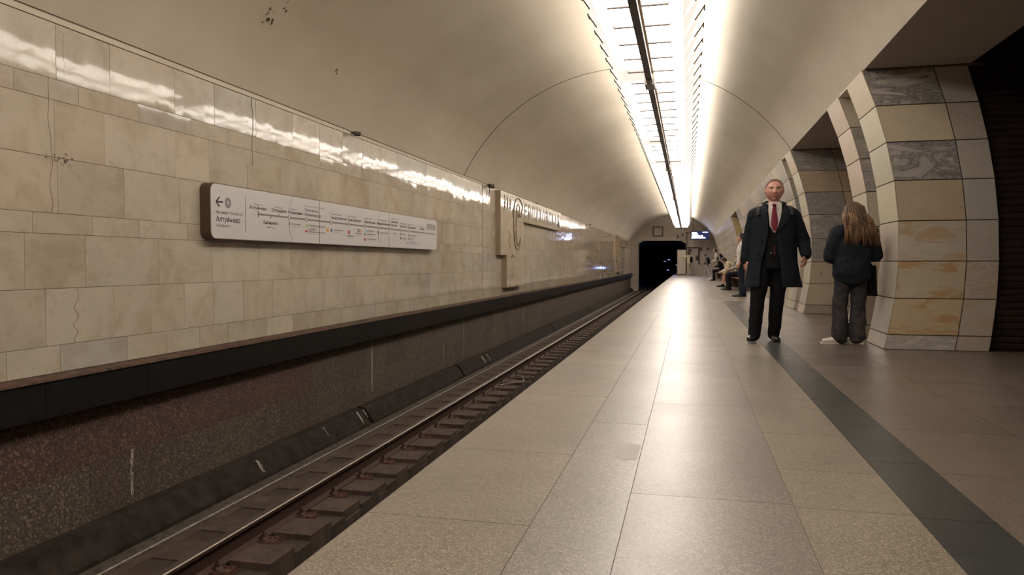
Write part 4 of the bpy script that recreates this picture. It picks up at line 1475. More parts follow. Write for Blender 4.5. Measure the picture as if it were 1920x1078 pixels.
def person(label, loc, rz, J, clothes, skin=SKIN, voxel=0.013, headh=0.235, hair=None, build=1.0, group=None, face=False, headw=1.0, wr=0.006):
    j = dict(STAND); j.update(J)
    V = {k_: Vector(v) for k_, v in j.items() if isinstance(v, tuple)}
    root = empty('person', loc, rz)
    tag(root, label, 'person', group)
    R = Matrix.Rotation(j['facing'], 3, 'Z') @ Matrix.Rotation(j['nod'], 3, 'X')
    hd = V['head']; k = headh / 0.24
    bsh = build
    # body: one continuous surface
    mb = MB()
    head_shape(mb, hd, R, headw, headh)
    up = (V['neck'] - V['chest']).normalized()
    add_tube(mb, [V['neck'] - Vector((0, 0, 0.05)), V['neck'], hd - Vector((0, -0.015, 0.06 * k))], [0.066 * bsh, 0.058 * bsh, 0.056 * bsh], 14)
    add_tube(mb, [V['pel'] - Vector((0, 0, 0.03)), V['pel'] + (V['chest'] - V['pel']) * 0.5, V['chest'], V['chest'] + (V['neck'] - V['chest']) * 0.75],
             [(0.155 * bsh, 0.105 * bsh), (0.135 * bsh, 0.095 * bsh), (0.155 * bsh, 0.105 * bsh), (0.12 * bsh, 0.075 * bsh)], 18)
    for s_ in 'LR':
        sh, el, wr_, hi, kn, an, to = (V[q + s_] for q in ('sh', 'el', 'wr', 'hi', 'kn', 'an', 'to'))
        add_tube(mb, [V['neck'] * 0.5 + sh * 0.5 - Vector((0, 0, 0.015)), sh], [0.05, 0.055 * bsh], 10)
        add_tube(mb, [sh, sh * 0.5 + el * 0.5, el], [0.053 * bsh, 0.047 * bsh, 0.038 * bsh], 12)
        add_tube(mb, [el, el * 0.7 + wr_ * 0.3, wr_], [0.038 * bsh, 0.040 * bsh, 0.026], 12)
        dr_ = (wr_ - el).normalized() if ('hd' + s_) not in V else V['hd' + s_]
        sx = -1 if s_ == 'L' else 1
        pn = V.get('pn' + s_, Vector((-sx, 0, 0))); ts = V.get('ts' + s_, Vector((0, -1, 0)))
        add_hand(mb, wr_, dr_, pn, ts, 1.0 if voxel > 0.009 else 1.08, j.get('curl' + s_, 0.6))
        add_tube(mb, [hi, hi * 0.5 + kn * 0.5, kn], [0.088 * bsh, 0.072 * bsh, 0.055 * bsh], 14)
        add_tube(mb, [kn, kn * 0.65 + an * 0.35, an], [0.054 * bsh, 0.056 * bsh, 0.030], 12)
        hl = an + (an - to) * Vector((1, 1, 0)).length * 0 + Vector(((an.x - to.x) * 0.25, (an.y - to.y) * 0.25, -0.035))
        add_tube(mb, [hl, an * 0.5 + to * 0.5 - Vector((0, 0, 0.012)), to], [0.022, 0.024, 0.018], 10)
    fuse(mb, 'body', skin, root, voxel if voxel < 0.01 else 0.0085, 1)
    if face:
        face_bits(root, hd, R, k, headw)
    # clothing
    for c in clothes:
        kind, mat = c[0], c[1]
        o = c[2] if len(c) > 2 else {}
        mb = MB()
        if kind == 'trousers':
            fl = o.get('flare', 0.075); th = o.get('thigh', 0.098)
            add_tube(mb, [V['pel'] + Vector((0, 0, o.get('waist', 0.08))), V['pel'], V['hiL'] * 0.5 + V['hiR'] * 0.5 - Vector((0, 0, 0.03))], [(0.155 * bsh, 0.115 * bsh), (0.172 * bsh, 0.125 * bsh), (0.165 * bsh, 0.115 * bsh)], 18)
            for s_ in 'LR':
                hi, kn, an = (V[q + s_] for q in ('hi', 'kn', 'an'))
                e = kn + (an - kn) * o.get('len', 1.0)
                add_tube(mb, [hi, hi * 0.5 + kn * 0.5, kn], [th * bsh, (th - 0.008) * bsh, o.get('knee', 0.072) * bsh], 16)
                if o.get('len', 1) > 0.1:
                    add_tube(mb, [kn, kn * 0.5 + e * 0.5, e], [o.get('knee', 0.072) * bsh, (o.get('knee', 0.072) + fl) / 2 * bsh, fl * bsh], 16, cap=True)
        elif kind == 'top':
            g_ = o.get('grow', 0.018)
            hem = V['pel'] + (V['pel'] - V['chest']).normalized() * o.get('hem', 0.03)
            add_tube(mb, [hem, V['pel'] * 0.5 + V['chest'] * 0.5, V['chest'], V['chest'] * 0.4 + V['neck'] * 0.6, V['neck'] - up * 0.03],
                     [(0.168 * bsh + g_, 0.12 * bsh + g_), (0.158 * bsh + g_, 0.115 * bsh + g_), (0.172 * bsh + g_, 0.120 * bsh + g_), (0.155 * bsh + g_, 0.095 * bsh + g_), (0.075 + g_ * 0.4, 0.068 + g_ * 0.4)], 20)
            for s_ in 'LR':
                sh, el, wr_ = (V[q + s_] for q in ('sh', 'el', 'wr'))
                add_tube(mb, [V['neck'] * 0.6 + sh * 0.4 - Vector((0, 0, 0.03)), sh], [0.06 + g_ * 0.5, 0.058 * bsh + g_], 12)
                if o.get('sleeve', 1.0) > 0.6:
                    add_tube(mb, [sh, sh * 0.5 + el * 0.5, el], [0.060 * bsh + g_, 0.054 * bsh + g_, 0.047 * bsh + g_], 14)
                    e = el + (wr_ - el) * (o.get('sleeve', 1.0))
                    add_tube(mb, [el, el * 0.5 + e * 0.5, e], [0.047 * bsh + g_, 0.045 * bsh + g_, 0.034 + g_ * 0.8], 14)
                else:
                    e = sh + (el - sh) * 0.72
                    add_tube(mb, [sh, e], [0.060 * bsh + g_, 0.058 * bsh + g_], 14)
        elif kind == 'backpack':
            bk = V['chest'] * 0.75 + V['pel'] * 0.25
            ax_ = (V['chest'] - V['pel']).normalized()
            back = Vector((0, 1, 0)); back = (back - ax_ * back.dot(ax_)).normalized()
            c0 = bk + back * 0.21
            add_tube(mb, [c0 - ax_ * 0.17, c0 - ax_ * 0.05, c0 + ax_ * 0.10, c0 + ax_ * 0.19], [(0.13, 0.075), (0.145, 0.09), (0.14, 0.08), (0.10, 0.055)], 14)
            for s_ in (-1, 1):
                fr = [c0 + ax_ * 0.16 + Vector((0.08 * s_, -0.05, 0)), V['chest'] * 0.2 + V['neck'] * 0.8 + Vector((0.10 * s_, 0.0, 0.03)), V['chest'] + Vector((0.11 * s_, 0, 0.05)) - back * 0.15, V['chest'] * 0.5 + V['pel'] * 0.5 + Vector((0.15 * s_, 0, 0))]
                add_tube(mb, fr, [0.016] * 4, 8)
        elif kind == 'shoes':
            for s_ in 'LR':
                m1 = MB()
                an, to = V['an' + s_], V['to' + s_]
                dr_ = Vector((to.x - an.x, to.y - an.y, 0)).normalized()
                base = Vector((an.x, an.y, an.z - 0.085))
                tz = to.z - 0.03
                heel = base - dr_ * 0.045
                tip = Vector((to.x, to.y, base.z * 0.0 + max(tz, base.z - 0.2))) + dr_ * 0.02
                up_ = Vector((0, 0, 1))
                mid = heel * 0.45 + tip * 0.55
                add_tube(m1, [heel + up_ * 0.040, mid + up_ * 0.042, tip + up_ * 0.032], [(0.038, 0.038), (0.046, 0.038), (0.036, 0.028)], 14, side=dr_.cross(up_))
                add_tube(m1, [an + up_ * 0.01, base + up_ * 0.045 + dr_ * 0.01], [0.046, 0.048], 12)
                fuse(m1, 'shoe', mat, root, 0.007 if voxel < 0.01 else 0.010, 1)
                m1 = MB()
                pts = []
                sd = dr_.cross(up_)
                for q in range(20):
                    t = 2 * pi * q / 20
                    L = (tip - heel).length / 2 + 0.040
                    w_ = 0.047 * (1 - 0.12 * cos(t + pi))
                    pts.append(heel * 0.5 + tip * 0.5 + (tip - heel).normalized() * L * cos(t) + sd * w_ * sin(t) * (1 if cos(t) > -0.2 else 0.85) + up_ * 0.001)
                m1.prism(pts, (0, 0, 0.018))
                so_ = m1.build('sole', o.get('sole', mat), root)
            continue
        elif kind == 'hair':
            cap_ = MB()
            n, m = 32, 18
            g_ = o.get('thick', 0.006)
            cc = hd
            vs = []
            for i in range(m + 1):
                for q in range(n):
                    an_ = 2 * pi * q / n
                    front = max(0, cos(an_))
                    lim = o.get('back', 1.95) * (1 - front) + o.get('front', 0.95) * front
                    th = lim * i / m
                    d_ = Vector((sin(th) * sin(an_), -sin(th) * cos(an_), cos(th)))
                    rr = Vector((0.078 * k * headw + g_, 0.096 * k + g_, 0.120 * k + g_))
                    v = Vector((rr.x * math.copysign(abs(d_.x) ** 0.9, d_.x), rr.y * d_.y, rr.z * math.copysign(abs(d_.z) ** 0.93, d_.z)))
                    vs.append(cc + R @ v)
            n1 = len(vs)
            vs += [cc + (p - cc) * 0.93 for p in vs]
            fs = []
            for i in range(m):
                for q in range(n):
                    a, b = i * n + q, i * n + (q + 1) % n
                    fs.append((a, a + n, b + n, b)); fs.append((n1 + a, n1 + b, n1 + b + n, n1 + a + n))
            for q in range(n):
                a, b = m * n + q, m * n + (q + 1) % n
                fs.append((a, n1 + a, n1 + b, b))
            cap_.raw(vs, fs)
            ho = cap_.build('hair', mat, root, smooth=True)
            continue
        elif kind == 'cap':
            add_ball(mb, hd + R @ Vector((0, 0, 0.05 * k)), (0.085 * k, 0.10 * k, 0.075 * k), 16, R)
            add_tube(mb, [hd + R @ Vector((0, -0.08 * k, 0.05 * k)), hd + R @ Vector((0, -0.16 * k, 0.04 * k))], [(0.065 * k, 0.012), (0.055 * k, 0.008)], 12)
        nm = o.get('name', kind)
        fuse(mb, nm, mat, root, max(voxel, 0.010), 2, wr)
    return root, j, V, R


BLK = cloth('black_cloth', (0.005, 0.005, 0.0065))
NAVY = cloth('navy_knit', (0.012, 0.015, 0.022), ns=60)
COAT = cloth('dark_coat_wool', (0.0085, 0.0115, 0.016), ns=40)
LEATHER = plain('black_leather', (0.010, 0.010, 0.011), 0.22, nscale=20)
WHITE = cloth('white_cotton', (0.58, 0.54, 0.51), amt=0.05)
CREAM_C = cloth('cream_cotton', (0.50, 0.43, 0.31), amt=0.06)
GREY_C = cloth('grey_cotton', (0.30, 0.29, 0.28), amt=0.1)
KHAKI = cloth('khaki_cloth', (0.36, 0.28, 0.18), amt=0.1)
DENIM = cloth('washed_black_denim', (0.038, 0.035, 0.036), amt=0.5, ns=18)
JEANS = cloth('dark_blue_denim', (0.014, 0.018, 0.030))
WSHOE = plain('white_shoe', (0.55, 0.50, 0.42), 0.5)
HAIR_D = plain('dark_hair', (0.02, 0.014, 0.010), 0.5)

# --- walking man in the open dark coat
JM = dict(pel=(0.035, 0, 1.02), chest=(0.05, 0, 1.37), neck=(0.05, 0.0, 1.585), head=(0.05, -0.02, 1.783),
          shL=(-0.165, 0.0, 1.49), shR=(0.265, 0.0, 1.49), elL=(-0.225, 0.06, 1.18), elR=(0.395, 0.05, 1.17), wrL=(-0.270, 0.04, 0.965), wrR=(0.405, -0.06, 1.02),
          hiL=(-0.070, 0, 0.98), hiR=(0.135, 0, 0.98), knL=(-0.130, -0.10, 0.53), knR=(0.100, 0.02, 0.53), anL=(-0.165, -0.12, 0.10), anR=(0.075, 0.10, 0.09),
          toL=(-0.225, -0.29, 0.052), toR=(0.095, -0.09, 0.03), facing=0.0, nod=0.04, curlL=0.9, curlR=1.0, pnR=(-1, 0.6, 0), tsR=(-0.5, -1, 0), pnL=(1, 0.4, 0), tsL=(0.4, -1, 0), hdR=(-0.15, -0.1, -1), hdL=(0.12, -0.1, -1))
man, j, V, R = person('man walking in an open dark coat over a black suit with a red tie', (0.925, 9.256, 0), 0.0, JM,
                      [('trousers', BLK, dict(flare=0.064, thigh=0.104, knee=0.076, len=1.03, waist=0.05)), ('shoes', LEATHER, {}),
                       ('hair', plain('cropped_hair', (0.13, 0.075, 0.052), 0.8, nscale=90, namt=0.3), dict(thick=0.0015, back=1.75, front=0.62))],
                      skin=SKIN_R, voxel=0.0065, headh=0.268, build=1.12, face=True, headw=1.20)
CX = 0.05


def coat_sheet(mb, secs, th, n=44):
    """secs: (z, cx, cy, rx, ry, x_left_edge, x_right_edge)"""
    vs = []; m = len(secs)
    for inner in (0, 1):
        for (z, cx, cy, rx, ry, xl, xr) in secs:
            al = math.asin(max(-0.99, min(0.99, (xr - cx) / rx))); ar = math.asin(max(-0.99, min(0.99, (xl - cx) / rx))) + 2 * pi
            for q in range(n + 1):
                a = al + (ar - al) * q / n
                r1_, r2_ = rx - th * inner, ry - th * inner
                vs.append((cx + r1_ * sin(a), cy - r2_ * cos(a), z))
    off = m * (n + 1)
    fs = []
    for i in range(m - 1):
        for q in range(n):
            a = i * (n + 1) + q
            fs.append((a, a + 1, a + n + 2, a + n + 1)); fs.append((off + a, off + a + n + 1, off + a + n + 2, off + a + 1))
        for q in (0, n):
            a = i * (n + 1) + q
            f = (a, a + n + 1, off + a + n + 1, off + a)
            fs.append(f if q == 0 else f[::-1])
    for i in (0, m - 1):
        for q in range(n):
            a = i * (n + 1) + q
            f = (a, off + a, off + a + 1, a + 1)
            fs.append(f if i == 0 else f[::-1])
    mb.raw(vs, fs)


def lerp_secs(secs, k=5):
    out = []
    for a, b in zip(secs, secs[1:]):
        for q in range(k):
            t = q / k
            out.append(tuple(x + (y - x) * t for x, y in zip(a, b)))
    out.append(secs[-1])
    return out


mb = MB()
secs = [(1.625, 0.05, 0.015, 0.105, 0.090, -0.035, 0.150), (1.595, 0.05, 0.015, 0.150, 0.105, -0.035, 0.150), (1.56, 0.05, 0.01, 0.225, 0.125, -0.035, 0.148), (1.50, 0.05, 0.005, 0.270, 0.150, -0.033, 0.135),
        (1.40, 0.05, 0.0, 0.275, 0.175, -0.030, 0.115), (1.27, 0.05, 0.0, 0.265, 0.185, -0.030, 0.068), (1.12, 0.045, 0.0, 0.265, 0.190, -0.055, 0.085),
        (0.95, 0.045, 0.0, 0.280, 0.205, -0.100, 0.110), (0.78, 0.045, -0.01, 0.305, 0.225, -0.120, 0.125), (0.645, 0.045, -0.01, 0.335, 0.240, -0.125, 0.140)]
coat_sheet(mb, lerp_secs(secs), 0.022)
for s_, sg in (('L', -1), ('R', 1)):
    sh, el, wr_ = V['sh' + s_], V['el' + s_], V['wr' + s_]
    e = wr_ * 0.96 + el * 0.04
    add_tube(mb, [sh + Vector((-0.13 * sg, 0.0, 0.075)), sh + Vector((-0.05 * sg, 0, 0.03)), sh], [0.060, 0.078, 0.085], 16)
    add_tube(mb, [sh, sh * 0.5 + el * 0.5, el], [0.086, 0.083, 0.078], 18)
    add_tube(mb, [el, el * 0.5 + e * 0.5, e], [0.078, 0.070, 0.062], 18)
coat = fuse(mb, 'coat', COAT, man, 0.008, 3, 0.007, 5.0)


def patch(secs_pts, ell, off, th=0.006):
    """front patch conforming to an ellipse section; secs_pts: (z, xl, xr)"""
    rows = []
    for (z0, a0_, b0_), (z1, a1_, b1_) in zip(secs_pts, secs_pts[1:]):
        for q in range(6):
            t = q / 6
            rows.append((z0 + (z1 - z0) * t, a0_ + (a1_ - a0_) * t, b0_ + (b1_ - b0_) * t))
    rows.append(secs_pts[-1])
    n = 12; vs = []; m = len(rows)
    for o_ in (off, off - th):
        for (z, a, b) in rows:
            for q in range(n + 1):
                x = a + (b - a) * q / n
                cx, cy, rx, ry = ell(z)
                u_ = max(-0.98, min(0.98, (x - cx) / (rx + o_)))
                vs.append((x, cy - (ry + o_) * sqrt(1 - u_ * u_), z))
    N = m * (n + 1); fs = []
    for i in range(m - 1):
        for q in range(n):
            a = i * (n + 1) + q
            fs.append((a, a + n + 1, a + n + 2, a + 1)); fs.append((N + a, N + a + 1, N + a + n + 2, N + a + n + 1))
        for q, fl in ((0, 0), (n, 1)):
            a = i * (n + 1) + q
            f = (a, N + a, N + a + n + 1, a + n + 1)
            fs.append(f[::-1] if fl else f)
    for i in (0, m - 1):
        for q in range(n):
            a = i * (n + 1) + q
            fs.append((a, a + 1, N + a + 1, N + a))
    mb = MB(); mb.raw(vs, fs)
    return mb


def sec_at(z):
    for a, b in zip(secs, secs[1:]):
        if b[0] <= z <= a[0]:
            t = (a[0] - z) / (a[0] - b[0])
            return tuple(x + (y - x) * t for x, y in zip(a, b))
    return secs[0] if z > secs[0][0] else secs[-1]


ell_in = lambda z: (lambda s_: (s_[1], s_[2], s_[3] - 0.03, s_[4] - 0.03))(sec_at(z))
# suit jacket: closed body under the coat
mb = MB()
add_tube(mb, [(CX, 0.0, 0.86), (CX, 0, 1.05), (CX, 0, 1.25), (CX, 0, 1.40), (CX, 0.01, 1.50), (CX, 0.015, 1.58)],
         [(0.205, 0.160), (0.215, 0.158), (0.218, 0.146), (0.216, 0.122), (0.19, 0.100), (0.09, 0.070)], 28, cap=False)
fuse(mb, 'suit_jacket', BLK, man, 0.009, 2, 0.003)
ell_s = lambda z: (CX, 0.003, 0.222, 0.152 if z < 1.3 else max(0.09, 0.152 - (z - 1.3) * 0.16))
shirt = patch([(1.640, -0.010, 0.120), (1.60, -0.020, 0.130), (1.52, -0.022, 0.128), (1.44, -0.018, 0.112), (1.36, -0.008, 0.088), (1.285, 0.035, 0.055)], ell_s, 0.010).build('shirt', WHITE, man, smooth=True)
mb = MB()
add_tube(mb, [(CX, 0.012, 1.575), (CX, 0.008, 1.612)], [0.078, 0.070], 20)
fuse(mb, 'shirt_collar', WHITE, man, 0.007, 1)
for sg in (-1, 1):
    mb = MB()
    a = [(CX + 0.004 * sg - 0.004, -0.085, 1.625), (CX + 0.055 * sg, -0.058, 1.648), (CX + 0.066 * sg, -0.098, 1.585), (CX + 0.028 * sg, -0.120, 1.568)]
    mb.hexa([(p[0], p[1] + 0.008, p[2]) for p in a], [(p[0], p[1] - 0.006, p[2]) for p in a])
    mb.build('collar_point', WHITE, man)
tie = patch([(1.618, 0.018, 0.060), (1.592, 0.024, 0.058), (1.585, 0.024, 0.056), (1.50, 0.014, 0.070), (1.40, 0.004, 0.080), (1.345, 0.010, 0.072), (1.30, 0.030, 0.056)], ell_s, 0.024, 0.012)
tie.build('tie', cloth('red_tie', (0.155, 0.012, 0.030), 0.5), man, smooth=True)
mb = MB(); add_ball(mb, (0.040, -0.128, 1.603), (0.023, 0.016, 0.020), 12); mb.build('tie_knot', cloth('red_tie_knot', (0.155, 0.012, 0.030), 0.5), man, smooth=True)
patch([(1.13, 0.028, 0.052), (1.02, 0.030, 0.058)], lambda z: (CX, 0, 0.23, 0.163), 0.012).build('jacket_vent', cloth('dark_red_lining', (0.05, 0.012, 0.018)), man)
mb = MB(); add_ball(mb, (0.005, -0.178, 1.045), 0.010, 8); mb.build('button', M['grey_metal'], man, smooth=True)
# lapels and collar of the coat
for sg, ed in ((-1, lambda z: sec_at(z)[5]), (1, lambda z: sec_at(z)[6])):
    zz = [1.60, 1.55, 1.52, 1.48, 1.40, 1.30, 1.22] if sg < 0 else [1.60, 1.55, 1.50, 1.44, 1.36, 1.28]
    wd = [0.055, 0.085, 0.105, 0.070, 0.058, 0.040, 0.006] if sg < 0 else [0.055, 0.090, 0.110, 0.075, 0.050, 0.008]
    pts = [(z, (ed(z) - w_) if sg < 0 else ed(z), ed(z) if sg < 0 else ed(z) + w_) for z, w_ in zip(zz, wd)]
    patch(pts, lambda z: (lambda s_: (s_[1], s_[2], s_[3], s_[4]))(sec_at(z)), 0.013, 0.012).build('lapel', COAT, man, smooth=True)
mb = MB()
add_tube(mb, [(CX - 0.095, -0.045, 1.605), (CX - 0.115, 0.02, 1.635), (CX - 0.07, 0.095, 1.660), (CX, 0.115, 1.665), (CX + 0.07, 0.095, 1.660), (CX + 0.115, 0.02, 1.635), (CX + 0.10, -0.045, 1.605)], [(0.012, 0.03)] * 7, 10, side=(0, 0, 1))
mb.build('collar', COAT, man, smooth=True)
for z in (1.18, 1.03):
    mb = MB(); x_ = sec_at(z)[5] - 0.05; s_ = sec_at(z)
    add_ball(mb, (x_, s_[2] - s_[4] * sqrt(1 - ((x_ - s_[1]) / s_[3]) ** 2) - 0.006, z), (0.014, 0.006, 0.014), 10)
    mb.build('button', BLK, man, smooth=True)
for sg in (-1, 1):
    mb = MB(); add_tube(mb, [(CX + 0.19 * sg, -0.135, 1.49), (CX + 0.185 * sg, -0.118, 1.535), (CX + 0.165 * sg, -0.055, 1.595), (CX + 0.16 * sg, 0.05, 1.60)], [(0.022, 0.006)] * 4, 8)
    mb.build('shoulder_strap', plain('strap_webbing', (0.013, 0.015, 0.018), 0.8), man, smooth=True)

# --- girl seen from behind
JG = dict(pel=(0.02, 0, 0.85), chest=(0.0, 0, 1.12), neck=(-0.01, 0.0, 1.335), head=(0.0, -0.03, 1.495),
          shL=(-0.165, 0, 1.27), shR=(0.165, 0, 1.27), elL=(-0.235, -0.03, 1.03), elR=(0.235, -0.04, 1.02), wrL=(-0.12, -0.24, 1.04), wrR=(0.10, -0.25, 1.06),
          hiL=(-0.065, 0, 0.83), hiR=(0.105, 0, 0.83), knL=(-0.062, -0.02, 0.45), knR=(0.138, -0.02, 0.45), anL=(-0.048, 0.02, 0.09), anR=(0.145, 0.02, 0.09),
          toL=(0.06, -0.11, 0.03), toR=(0.29, 0.0, 0.03), facing=0.55, nod=0.25)
HB = plain('brown_hair', (0.085, 0.043, 0.022), 0.55, nscale=5, namt=0.25)
HL = plain('blond_hair_ends', (0.25, 0.135, 0.06), 0.5, nscale=6, namt=0.25)
girl, j, V, R = person('girl with long brown hair seen from behind, navy jumper and wide washed jeans', (1.835, 9.16, 0), pi + 0.12, JG,
                       [('trousers', DENIM, dict(flare=0.100, thigh=0.104, knee=0.088, len=1.0, waist=0.10)), ('top', NAVY, dict(grow=0.050, hem=0.055, name='jumper')),
                        ('shoes', WSHOE, {})], voxel=0.009, headh=0.235, build=0.93, wr=0.012)
mb = MB()
hc = V['head']
# hair: cap, hanging mass and many strands
add_ball(mb, hc + R @ Vector((0, 0.014, 0.010)), (0.102, 0.114, 0.124), 20, R)
add_tube(mb, [hc + Vector((0, 0.05, 0.03)), hc + Vector((0, 0.085, -0.07)), hc + Vector((-0.025, 0.125, -0.19)), hc + Vector((-0.045, 0.140, -0.24))], [(0.092, 0.065), (0.115, 0.060), (0.135, 0.045), (0.12, 0.026)], 18)
hr = fuse(mb, 'hair', HB, girl, 0.009, 2, 0.006, 14)
HM = MB()
for q in range(300):
    a = rnd(-1.9, 1.9)           # around the back of the head
    top = hc + Vector((0.030 * sin(a), 0.01 + 0.02 * cos(a), 0.128))
    ln = rnd(0.26, 0.38)
    x_ = 0.108 * sin(a) * rnd(0.93, 1.12); y_ = 0.035 + 0.098 * cos(a) * rnd(0.95, 1.08)
    ph = rnd(0, 6.3); am = rnd(0.004, 0.014)
    pts = [top, hc + Vector((x_ * 0.85, y_ * 0.85, 0.075)), hc + Vector((x_ * 1.02, y_ * 1.05, 0.0))]
    rs = [0.004, 0.007, 0.008]
    for t in (0.25, 0.5, 0.75, 1.0):
        zz = -ln * t
        pts.append(hc + Vector((x_ * (1.15 + 0.42 * t) - 0.05 * t + am * sin(ph + t * 7), max(y_, 0.05) * 0.55 + 0.085 + 0.055 * t + am * cos(ph + t * 6), zz)))
        rs.append(0.008 * (1.1 - 0.85 * t))
    n0 = len(HM.f)
    add_tube(HM, pts, rs, 5, cap=False)
    bl = random.random() < 0.30
    nf = len(HM.f) - n0
    for z_ in range(n0, len(HM.f)):
        seg = (z_ - n0 - 2) // 5
        HM.mi[z_] = 1 if (bl and seg >= 2) or seg >= 4 and random.random() < 0.35 else 0
HM.build('hair_strands', [HB, HL], hr, smooth=True)
bag = empty('tote_bag', (2.035, 9.29, 0.55))
tag(bag, 'black cloth tote bag hanging at the right side of the girl', 'bag')
mb = MB()
for zq in range(6):
    z0 = zq * 0.058; w0 = 0.085 - 0.004 * zq; w1 = 0.085 - 0.004 * (zq + 1)
    mb.hexa([(-w0, -0.05, z0), (w0, -0.05, z0), (w0, 0.05, z0), (-w0, 0.05, z0)], [(-w1, -0.045, z0 + 0.062), (w1, -0.045, z0 + 0.062), (w1, 0.045, z0 + 0.062), (-w1, 0.045, z0 + 0.062)])
fuse(mb, 'pouch', BLK, bag, 0.010, 3, 0.007)
for sy_ in (-0.03, 0.03):
    mb = MB(); add_tube(mb, [(-0.05, sy_, 0.33), (-0.06, sy_ * 0.6, 0.42), (-0.085, 0, 0.48), (-0.02, sy_ * 0.6, 0.42), (0.03, sy_, 0.33)], [(0.006, 0.012)] * 5, 8); mb.build('strap', BLK, bag)

# --- the people farther along the platform
SEAT = dict(pel=(0, 0.02, 0.56), chest=(0, -0.03, 0.86), neck=(0, -0.07, 1.06), head=(0, -0.10, 1.21), shL=(-0.18, -0.05, 1.01), shR=(0.18, -0.05, 1.01),
            elL=(-0.22, -0.18, 0.78), elR=(0.22, -0.18, 0.78), wrL=(-0.10, -0.38, 0.72), wrR=(0.10, -0.38, 0.72),
            hiL=(-0.10, 0.0, 0.54), hiR=(0.10, 0, 0.54), knL=(-0.13, -0.44, 0.53), knR=(0.13, -0.44, 0.53), anL=(-0.14, -0.42, 0.09), anR=(0.14, -0.42, 0.09), toL=(-0.16, -0.60, 0.03), toR=(0.16, -0.60, 0.03))


def S(**k):
    d_ = dict(SEAT); d_.update(k); return d_


H = ('hair', HAIR_D, dict(thick=0.012, back=2.0, front=0.8))
person('man in white t-shirt and dark jeans, half hidden behind the man in the coat', (1.43, 21.4, 0), -pi / 2 - 0.1,
       dict(elR=(0.24, 0.03, 1.15), wrR=(0.23, -0.06, 0.90), elL=(-0.23, 0.05, 1.15), wrL=(-0.25, -0.02, 0.90), toL=(-0.11, -0.20, 0.03), toR=(0.14, -0.17, 0.03), anR=(0.13, 0.06, 0.09), knR=(0.12, 0.0, 0.5)),
       [('trousers', JEANS, {}), ('top', WHITE, dict(sleeve=0.4, name='t_shirt', hem=0.06)), ('shoes', LEATHER, {}), H], voxel=0.014, build=1.04)
person('seated person with dark trousers and a grey top, just behind the white t-shirt man', (1.78, 26.6, 0), -pi / 2, S(toL=(-0.15, -0.62, 0.03)),
       [('trousers', BLK, {}), ('top', GREY_C, dict(name='sweatshirt')), ('shoes', LEATHER, {}), H], voxel=0.014)
person('man in a cream shirt and beige shorts sitting bent over his hands', (1.78, 29.35, 0), -pi / 2 + 0.05,
       S(chest=(0, -0.20, 0.80), neck=(0, -0.36, 0.95), head=(0, -0.47, 1.03), shL=(-0.18, -0.32, 0.92), shR=(0.18, -0.32, 0.92), elL=(-0.20, -0.36, 0.66), elR=(0.20, -0.36, 0.66),
         wrL=(-0.07, -0.56, 0.58), wrR=(0.07, -0.56, 0.58), nod=0.55, knL=(-0.16, -0.45, 0.54), knR=(0.16, -0.45, 0.54), anL=(-0.18, -0.50, 0.09), anR=(0.18, -0.50, 0.09), toL=(-0.20, -0.68, 0.03), toR=(0.20, -0.68, 0.03)),
       [('trousers', KHAKI, dict(len=0.05, name='shorts', knee=0.085)), ('top', CREAM_C, dict(name='shirt', grow=0.03, sleeve=0.9)), ('shoes', BLK, dict(sole=WSHOE)), H], voxel=0.014)
mb = MB(); mb.box(-0.035, 0.035, -0.005, 0.005, -0.07, 0.07)
ph_ = mb.build('phone', LEATHER); ph_.location = (1.17, 29.40, 0.60); ph_.rotation_euler = (0, radians(-60), 0)
tag(ph_, 'dark phone in the hands of the bent man in the cream shirt', 'phone')
person('person in black sitting on the far bench', (1.74, 40.6, 0), -pi / 2, S(chest=(0, -0.10, 0.84), neck=(0, -0.2, 1.02), head=(0, -0.27, 1.14), shL=(-0.18, -0.18, 0.98), shR=(0.18, -0.18, 0.98)),
       [('trousers', BLK, {}), ('top', BLK, dict(name='jumper')), ('shoes', LEATHER, {}), H], voxel=0.016)
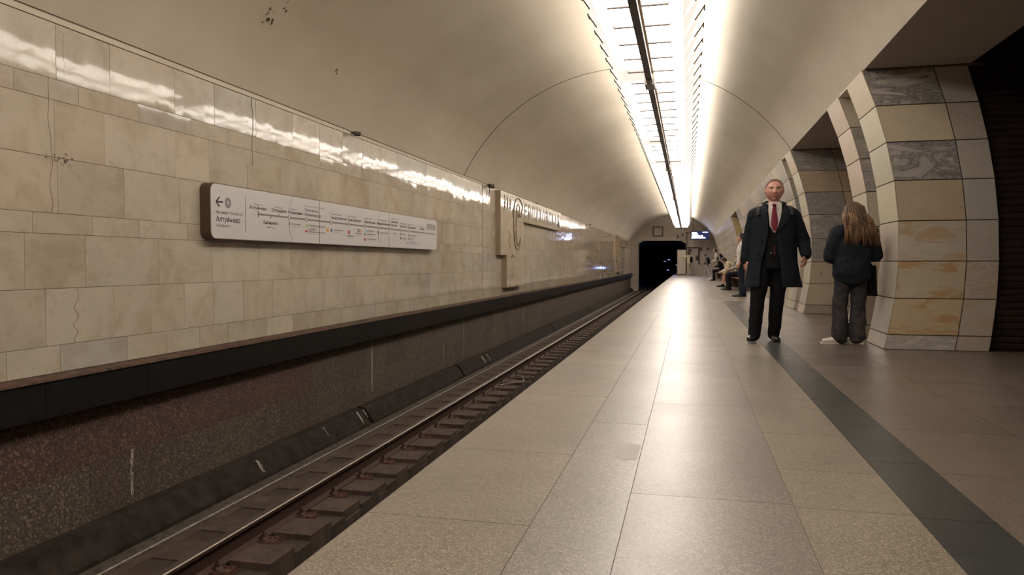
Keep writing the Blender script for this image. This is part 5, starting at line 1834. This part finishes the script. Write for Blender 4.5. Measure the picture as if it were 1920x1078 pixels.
person('person in a light grey top leaning on the wall with a black backpack', (1.50, 43.6, 0), -pi / 2,
       dict(pel=(0, 0.24, 0.93), chest=(0, 0.10, 1.24), neck=(0, 0.0, 1.45), head=(0, -0.05, 1.61), shL=(-0.18, 0.03, 1.40), shR=(0.18, 0.03, 1.40), elL=(-0.22, 0.05, 1.12), elR=(0.22, 0.05, 1.12),
            wrL=(-0.18, -0.15, 1.0), wrR=(0.18, -0.15, 1.0), hiL=(-0.09, 0.22, 0.9), hiR=(0.09, 0.22, 0.9), knL=(-0.10, -0.02, 0.52), knR=(0.10, 0.0, 0.5), anL=(-0.10, -0.22, 0.09), anR=(0.10, -0.05, 0.09), toL=(-0.11, -0.40, 0.03), toR=(0.11, -0.23, 0.03)),
       [('trousers', GREY_C, {}), ('top', cloth('pale_grey_cotton', (0.45, 0.42, 0.40), amt=0.1), dict(name='sweatshirt', grow=0.03)), ('backpack', BLK), ('shoes', WSHOE, {}), H], voxel=0.016)
person('small distant woman in a grey jacket striding by the end wall', (1.28, 56.4, 0), -pi / 2 - 0.5,
       dict(pel=(0, 0, 0.86), chest=(0, -0.04, 1.15), neck=(0, -0.07, 1.34), head=(0, -0.10, 1.47), shL=(-0.16, -0.05, 1.29), shR=(0.16, -0.05, 1.29), elL=(-0.2, -0.10, 1.03), elR=(0.2, 0.05, 1.02),
            wrL=(-0.2, -0.30, 1.0), wrR=(0.2, -0.12, 0.85), hiL=(-0.08, 0, 0.84), hiR=(0.08, 0, 0.84), knL=(-0.09, -0.15, 0.47), knR=(0.09, 0.08, 0.47), anL=(-0.09, -0.10, 0.09), anR=(0.09, 0.32, 0.12), toL=(-0.1, -0.26, 0.03), toR=(0.1, 0.18, 0.04)),
       [('trousers', GREY_C, {}), ('top', cloth('grey_jacket', (0.16, 0.15, 0.14)), dict(name='jacket')), ('backpack', BLK), ('shoes', WSHOE, {}), H], voxel=0.016)
person('distant man in a beige jacket with a black backpack pointing at the end wall', (0.03, 58.3, 0), -2.2,
       dict(elR=(0.20, -0.28, 1.36), wrR=(0.14, -0.53, 1.44), elL=(-0.24, 0.0, 1.14), wrL=(-0.2, -0.16, 0.98)),
       [('trousers', cloth('beige_trousers', (0.42, 0.36, 0.27)), {}), ('top', CREAM_C, dict(name='jacket', grow=0.03)), ('backpack', BLK), ('shoes', WSHOE, {}), H], voxel=0.016)
person('person in dark clothes on the bench, hidden behind the open coat, only the shoes showing', (1.80, 27.6, 0), -pi / 2, S(toR=(0.18, -0.64, 0.03)),
       [('trousers', BLK, {}), ('top', NAVY, dict(name='jumper')), ('shoes', LEATHER, dict(sole=WSHOE)), H], voxel=0.016)
